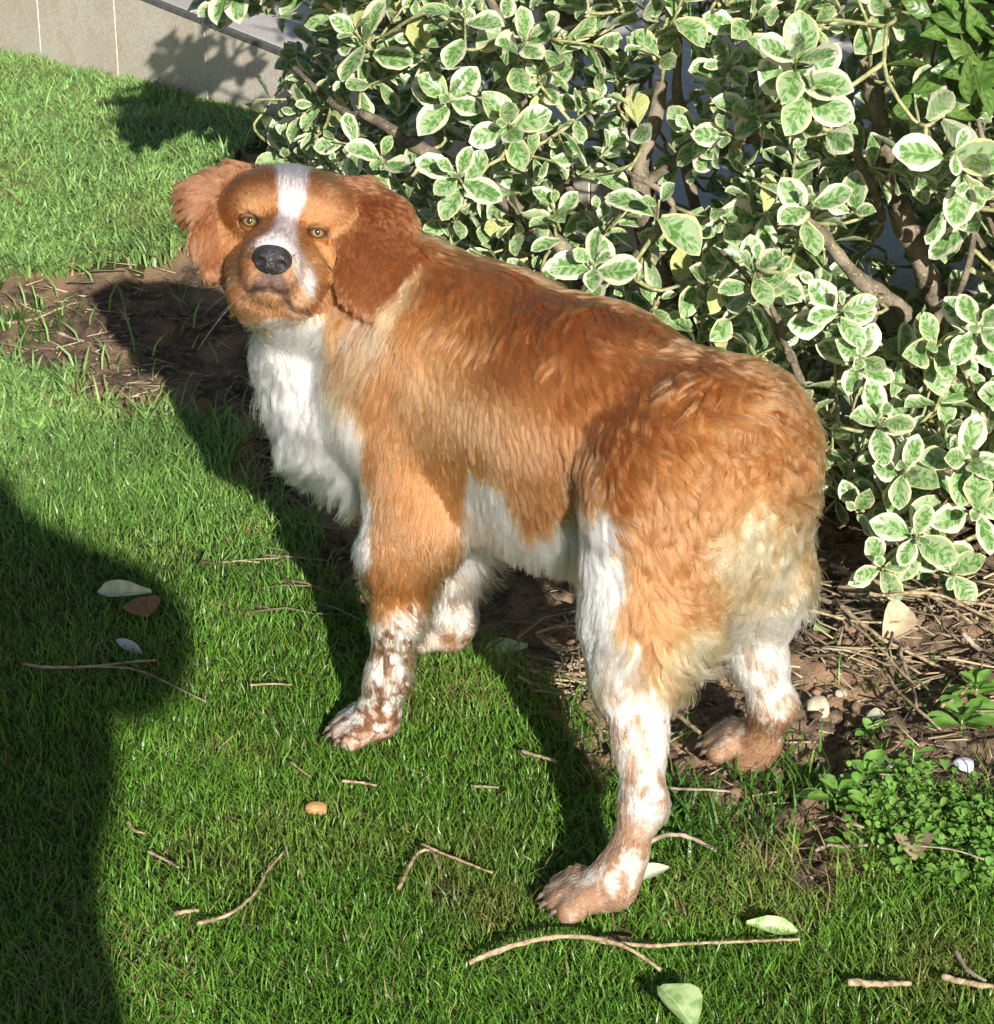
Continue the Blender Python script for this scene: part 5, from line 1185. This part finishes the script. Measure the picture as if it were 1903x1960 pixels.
for i in range(len(q)):
    an, el_ = rs.rand() * 6.28, .2 + .9 * rs.rand(); d = np.array([math.cos(an) * math.cos(el_), math.sin(an) * math.cos(el_), math.sin(el_)]); L = (.004 + .006 * rs.rand()) * (1.3 if rs.rand() < .1 else 1)
    x_ = unit(np.cross(d, [0, 0, 1.0])); n_ = np.cross(x_, d); acc.add(np.array([q[i, 0], q[i, 1], qz[i] + .004 + .022 * rs.rand()]) + L * (tv[:, :1] * x_ + tv[:, 1:2] * d + tv[:, 2:] * n_), tq); uvs.append(tuv)
link('weed_carpet', mesh_np('weed_carpet', np.concatenate(acc.V), [np.concatenate(acc.Q)], mats=[M_WEED], uv=np.concatenate(uvs)), kind='stuff')

# ------------------------------------------------------------------ the person taking the picture, whose shadow lies on the lawn
def skin_body(name, pts, edges, radii, mat, root=0, sub=2):
    me = bpy.data.meshes.new(name); me.from_pydata([tuple(p) for p in pts], edges, []); o = bpy.data.objects.new(name, me); C.objects.link(o)
    md = o.modifiers.new('skin', 'SKIN'); o.modifiers.new('sub', 'SUBSURF').levels = sub; o.modifiers['sub'].render_levels = sub
    for i, r in enumerate(radii): me.skin_vertices[0].data[i].radius = r if isinstance(r, tuple) else (r, r)
    me.skin_vertices[0].data[root].use_root = True; me.materials.append(mat); return o
M_JACK = mat_simple('jacket', (.03, .035, .05), (.06, .065, .085), 30, .9, .1); M_HAND = mat_simple('hand_skin', (.45, .26, .18), (.52, .32, .23), 40, .5, .3); M_HAIR = mat_simple('hair', (.05, .03, .02), (.10, .06, .04), 90, .5, .3); M_JEANS = mat_simple('jeans', (.04, .06, .11), (.07, .09, .15), 120, .9, .1)
sz_ = -.30; cx = .0
pb = np.array([cx, sz_, 0.0]); per = empty('person', pb, 'person in dark jacket holding a camera, elbows out, seen only as the big lawn shadow', 'person')
HX = {1: -cx + .115, -1: -cx - .115}
B_ = [(0, 0, .80), (0, 0, .87), (0, .01, .99), (0, 0, 1.20), (0, .01, 1.34), (.09, 0, 1.20), (.150, .03, 1.13), (.262, .06, 1.03), (HX[1], .215, 1.085), (-.09, 0, 1.20), (-.150, .03, 1.13), (-.262, .06, 1.03), (HX[-1], .215, 1.085), (.075, 0, .70), (.105, .02, .42), (.11, 0, .08), (.11, .12, .03), (-.075, 0, .70), (-.105, .02, .42), (-.11, 0, .08), (-.11, .12, .03), (0, .015, 1.47), (0, .02, 1.55)]
E_ = [(0, 1), (1, 2), (2, 3), (3, 4), (3, 5), (5, 6), (6, 7), (7, 8), (3, 9), (9, 10), (10, 11), (11, 12), (0, 13), (13, 14), (14, 15), (15, 16), (0, 17), (17, 18), (18, 19), (19, 20), (4, 21), (21, 22)]
R_ = [(.170, .13), (.150, .12), (.275, .13), (.12, .10), .060, .06, .07, .098, .036, .06, .07, .098, .036, .115, .085, .06, .045, .115, .085, .06, .045, .090, .080]
po = skin_body('body', B_, E_, R_, M_JACK); po.parent = per
# hands: palm, four fingers and a thumb round the camera
for s_ in (1, -1):
    w0 = np.array([-cx + .115 * s_, .215, 1.085]); palm = np.array([-cx + .072 * s_, .235, 1.135]); pts = [tuple(w0), tuple(palm)]; ed = [(0, 1)]; rd = [.024, .022]
    for f in range(4):
        b0 = palm + np.array([-.006 * s_, .012, .030 - .017 * f]); i0 = len(pts); ln = (.9, 1, .95, .78)[f]
        pts += [tuple(b0), tuple(b0 + np.array([-.008 * s_, .030 * ln, .004])), tuple(b0 + np.array([-.026 * s_, .040 * ln, .004])), tuple(b0 + np.array([-.040 * s_, .038 * ln, .002]))]; ed += [(1, i0), (i0, i0 + 1), (i0 + 1, i0 + 2), (i0 + 2, i0 + 3)]; rd += [.010, .009, .0085, .007]
    i0 = len(pts); t0 = w0 + np.array([-.012 * s_, -.006, .018]); pts += [tuple(t0 + np.array([-.014 * s_, -.004, .012])), tuple(t0 + np.array([-.034 * s_, -.004, .030])), tuple(t0 + np.array([-.050 * s_, .002, .040]))]; ed += [(0, i0), (i0, i0 + 1), (i0 + 1, i0 + 2)]; rd += [.012, .010, .008]
    ho = skin_body('hand', pts, ed, rd, M_HAND, 0, 1); ho.parent = per
bm = bmesh.new(); bmesh.ops.create_uvsphere(bm, u_segments=20, v_segments=14, radius=1); 
for v_ in bm.verts: v_.co = Vector((v_.co.x * .088, v_.co.y * .105 - .012, v_.co.z * .115 + 1.545 + (.0 if v_.co.z > 0 else -.01)))
bmesh.ops.delete(bm, geom=[f for f in bm.faces if f.calc_center_median().y > .055 and f.calc_center_median().z < 1.55], context='FACES'); o = link('hair', bm_mesh('hair', bm, [M_HAIR]), per)
bm = bmesh.new(); bmesh.ops.create_cube(bm, size=1)
for v_ in bm.verts: v_.co = Vector((v_.co.x * .10, v_.co.y * .026 - .045, v_.co.z * .060 + CAMH))
bmesh.ops.bevel(bm, geom=list(bm.edges), offset=.006, segments=2, affect='EDGES'); M_CAMB = mat_simple('camera_body', (.02, .02, .022), (.03, .03, .034), 200, .4, .5)
cb_ = empty('compact_camera', (0, -.045, CAMH), 'small black compact camera held out in front of the standing person', 'camera')
o = link('body', bm_mesh('body', bm, [M_CAMB]), cb_); o.matrix_parent_inverse = Matrix.Translation((0, .045, -CAMH))
v_, q_, t_ = tube_np(np.array([[0, .012, 0], [0, .030, 0], [0, .034, 0]]), (.024, .022, .018), 20); link('lens', mesh_np('lens', v_, [q_, t_], mats=[M_CAMB]), cb_)
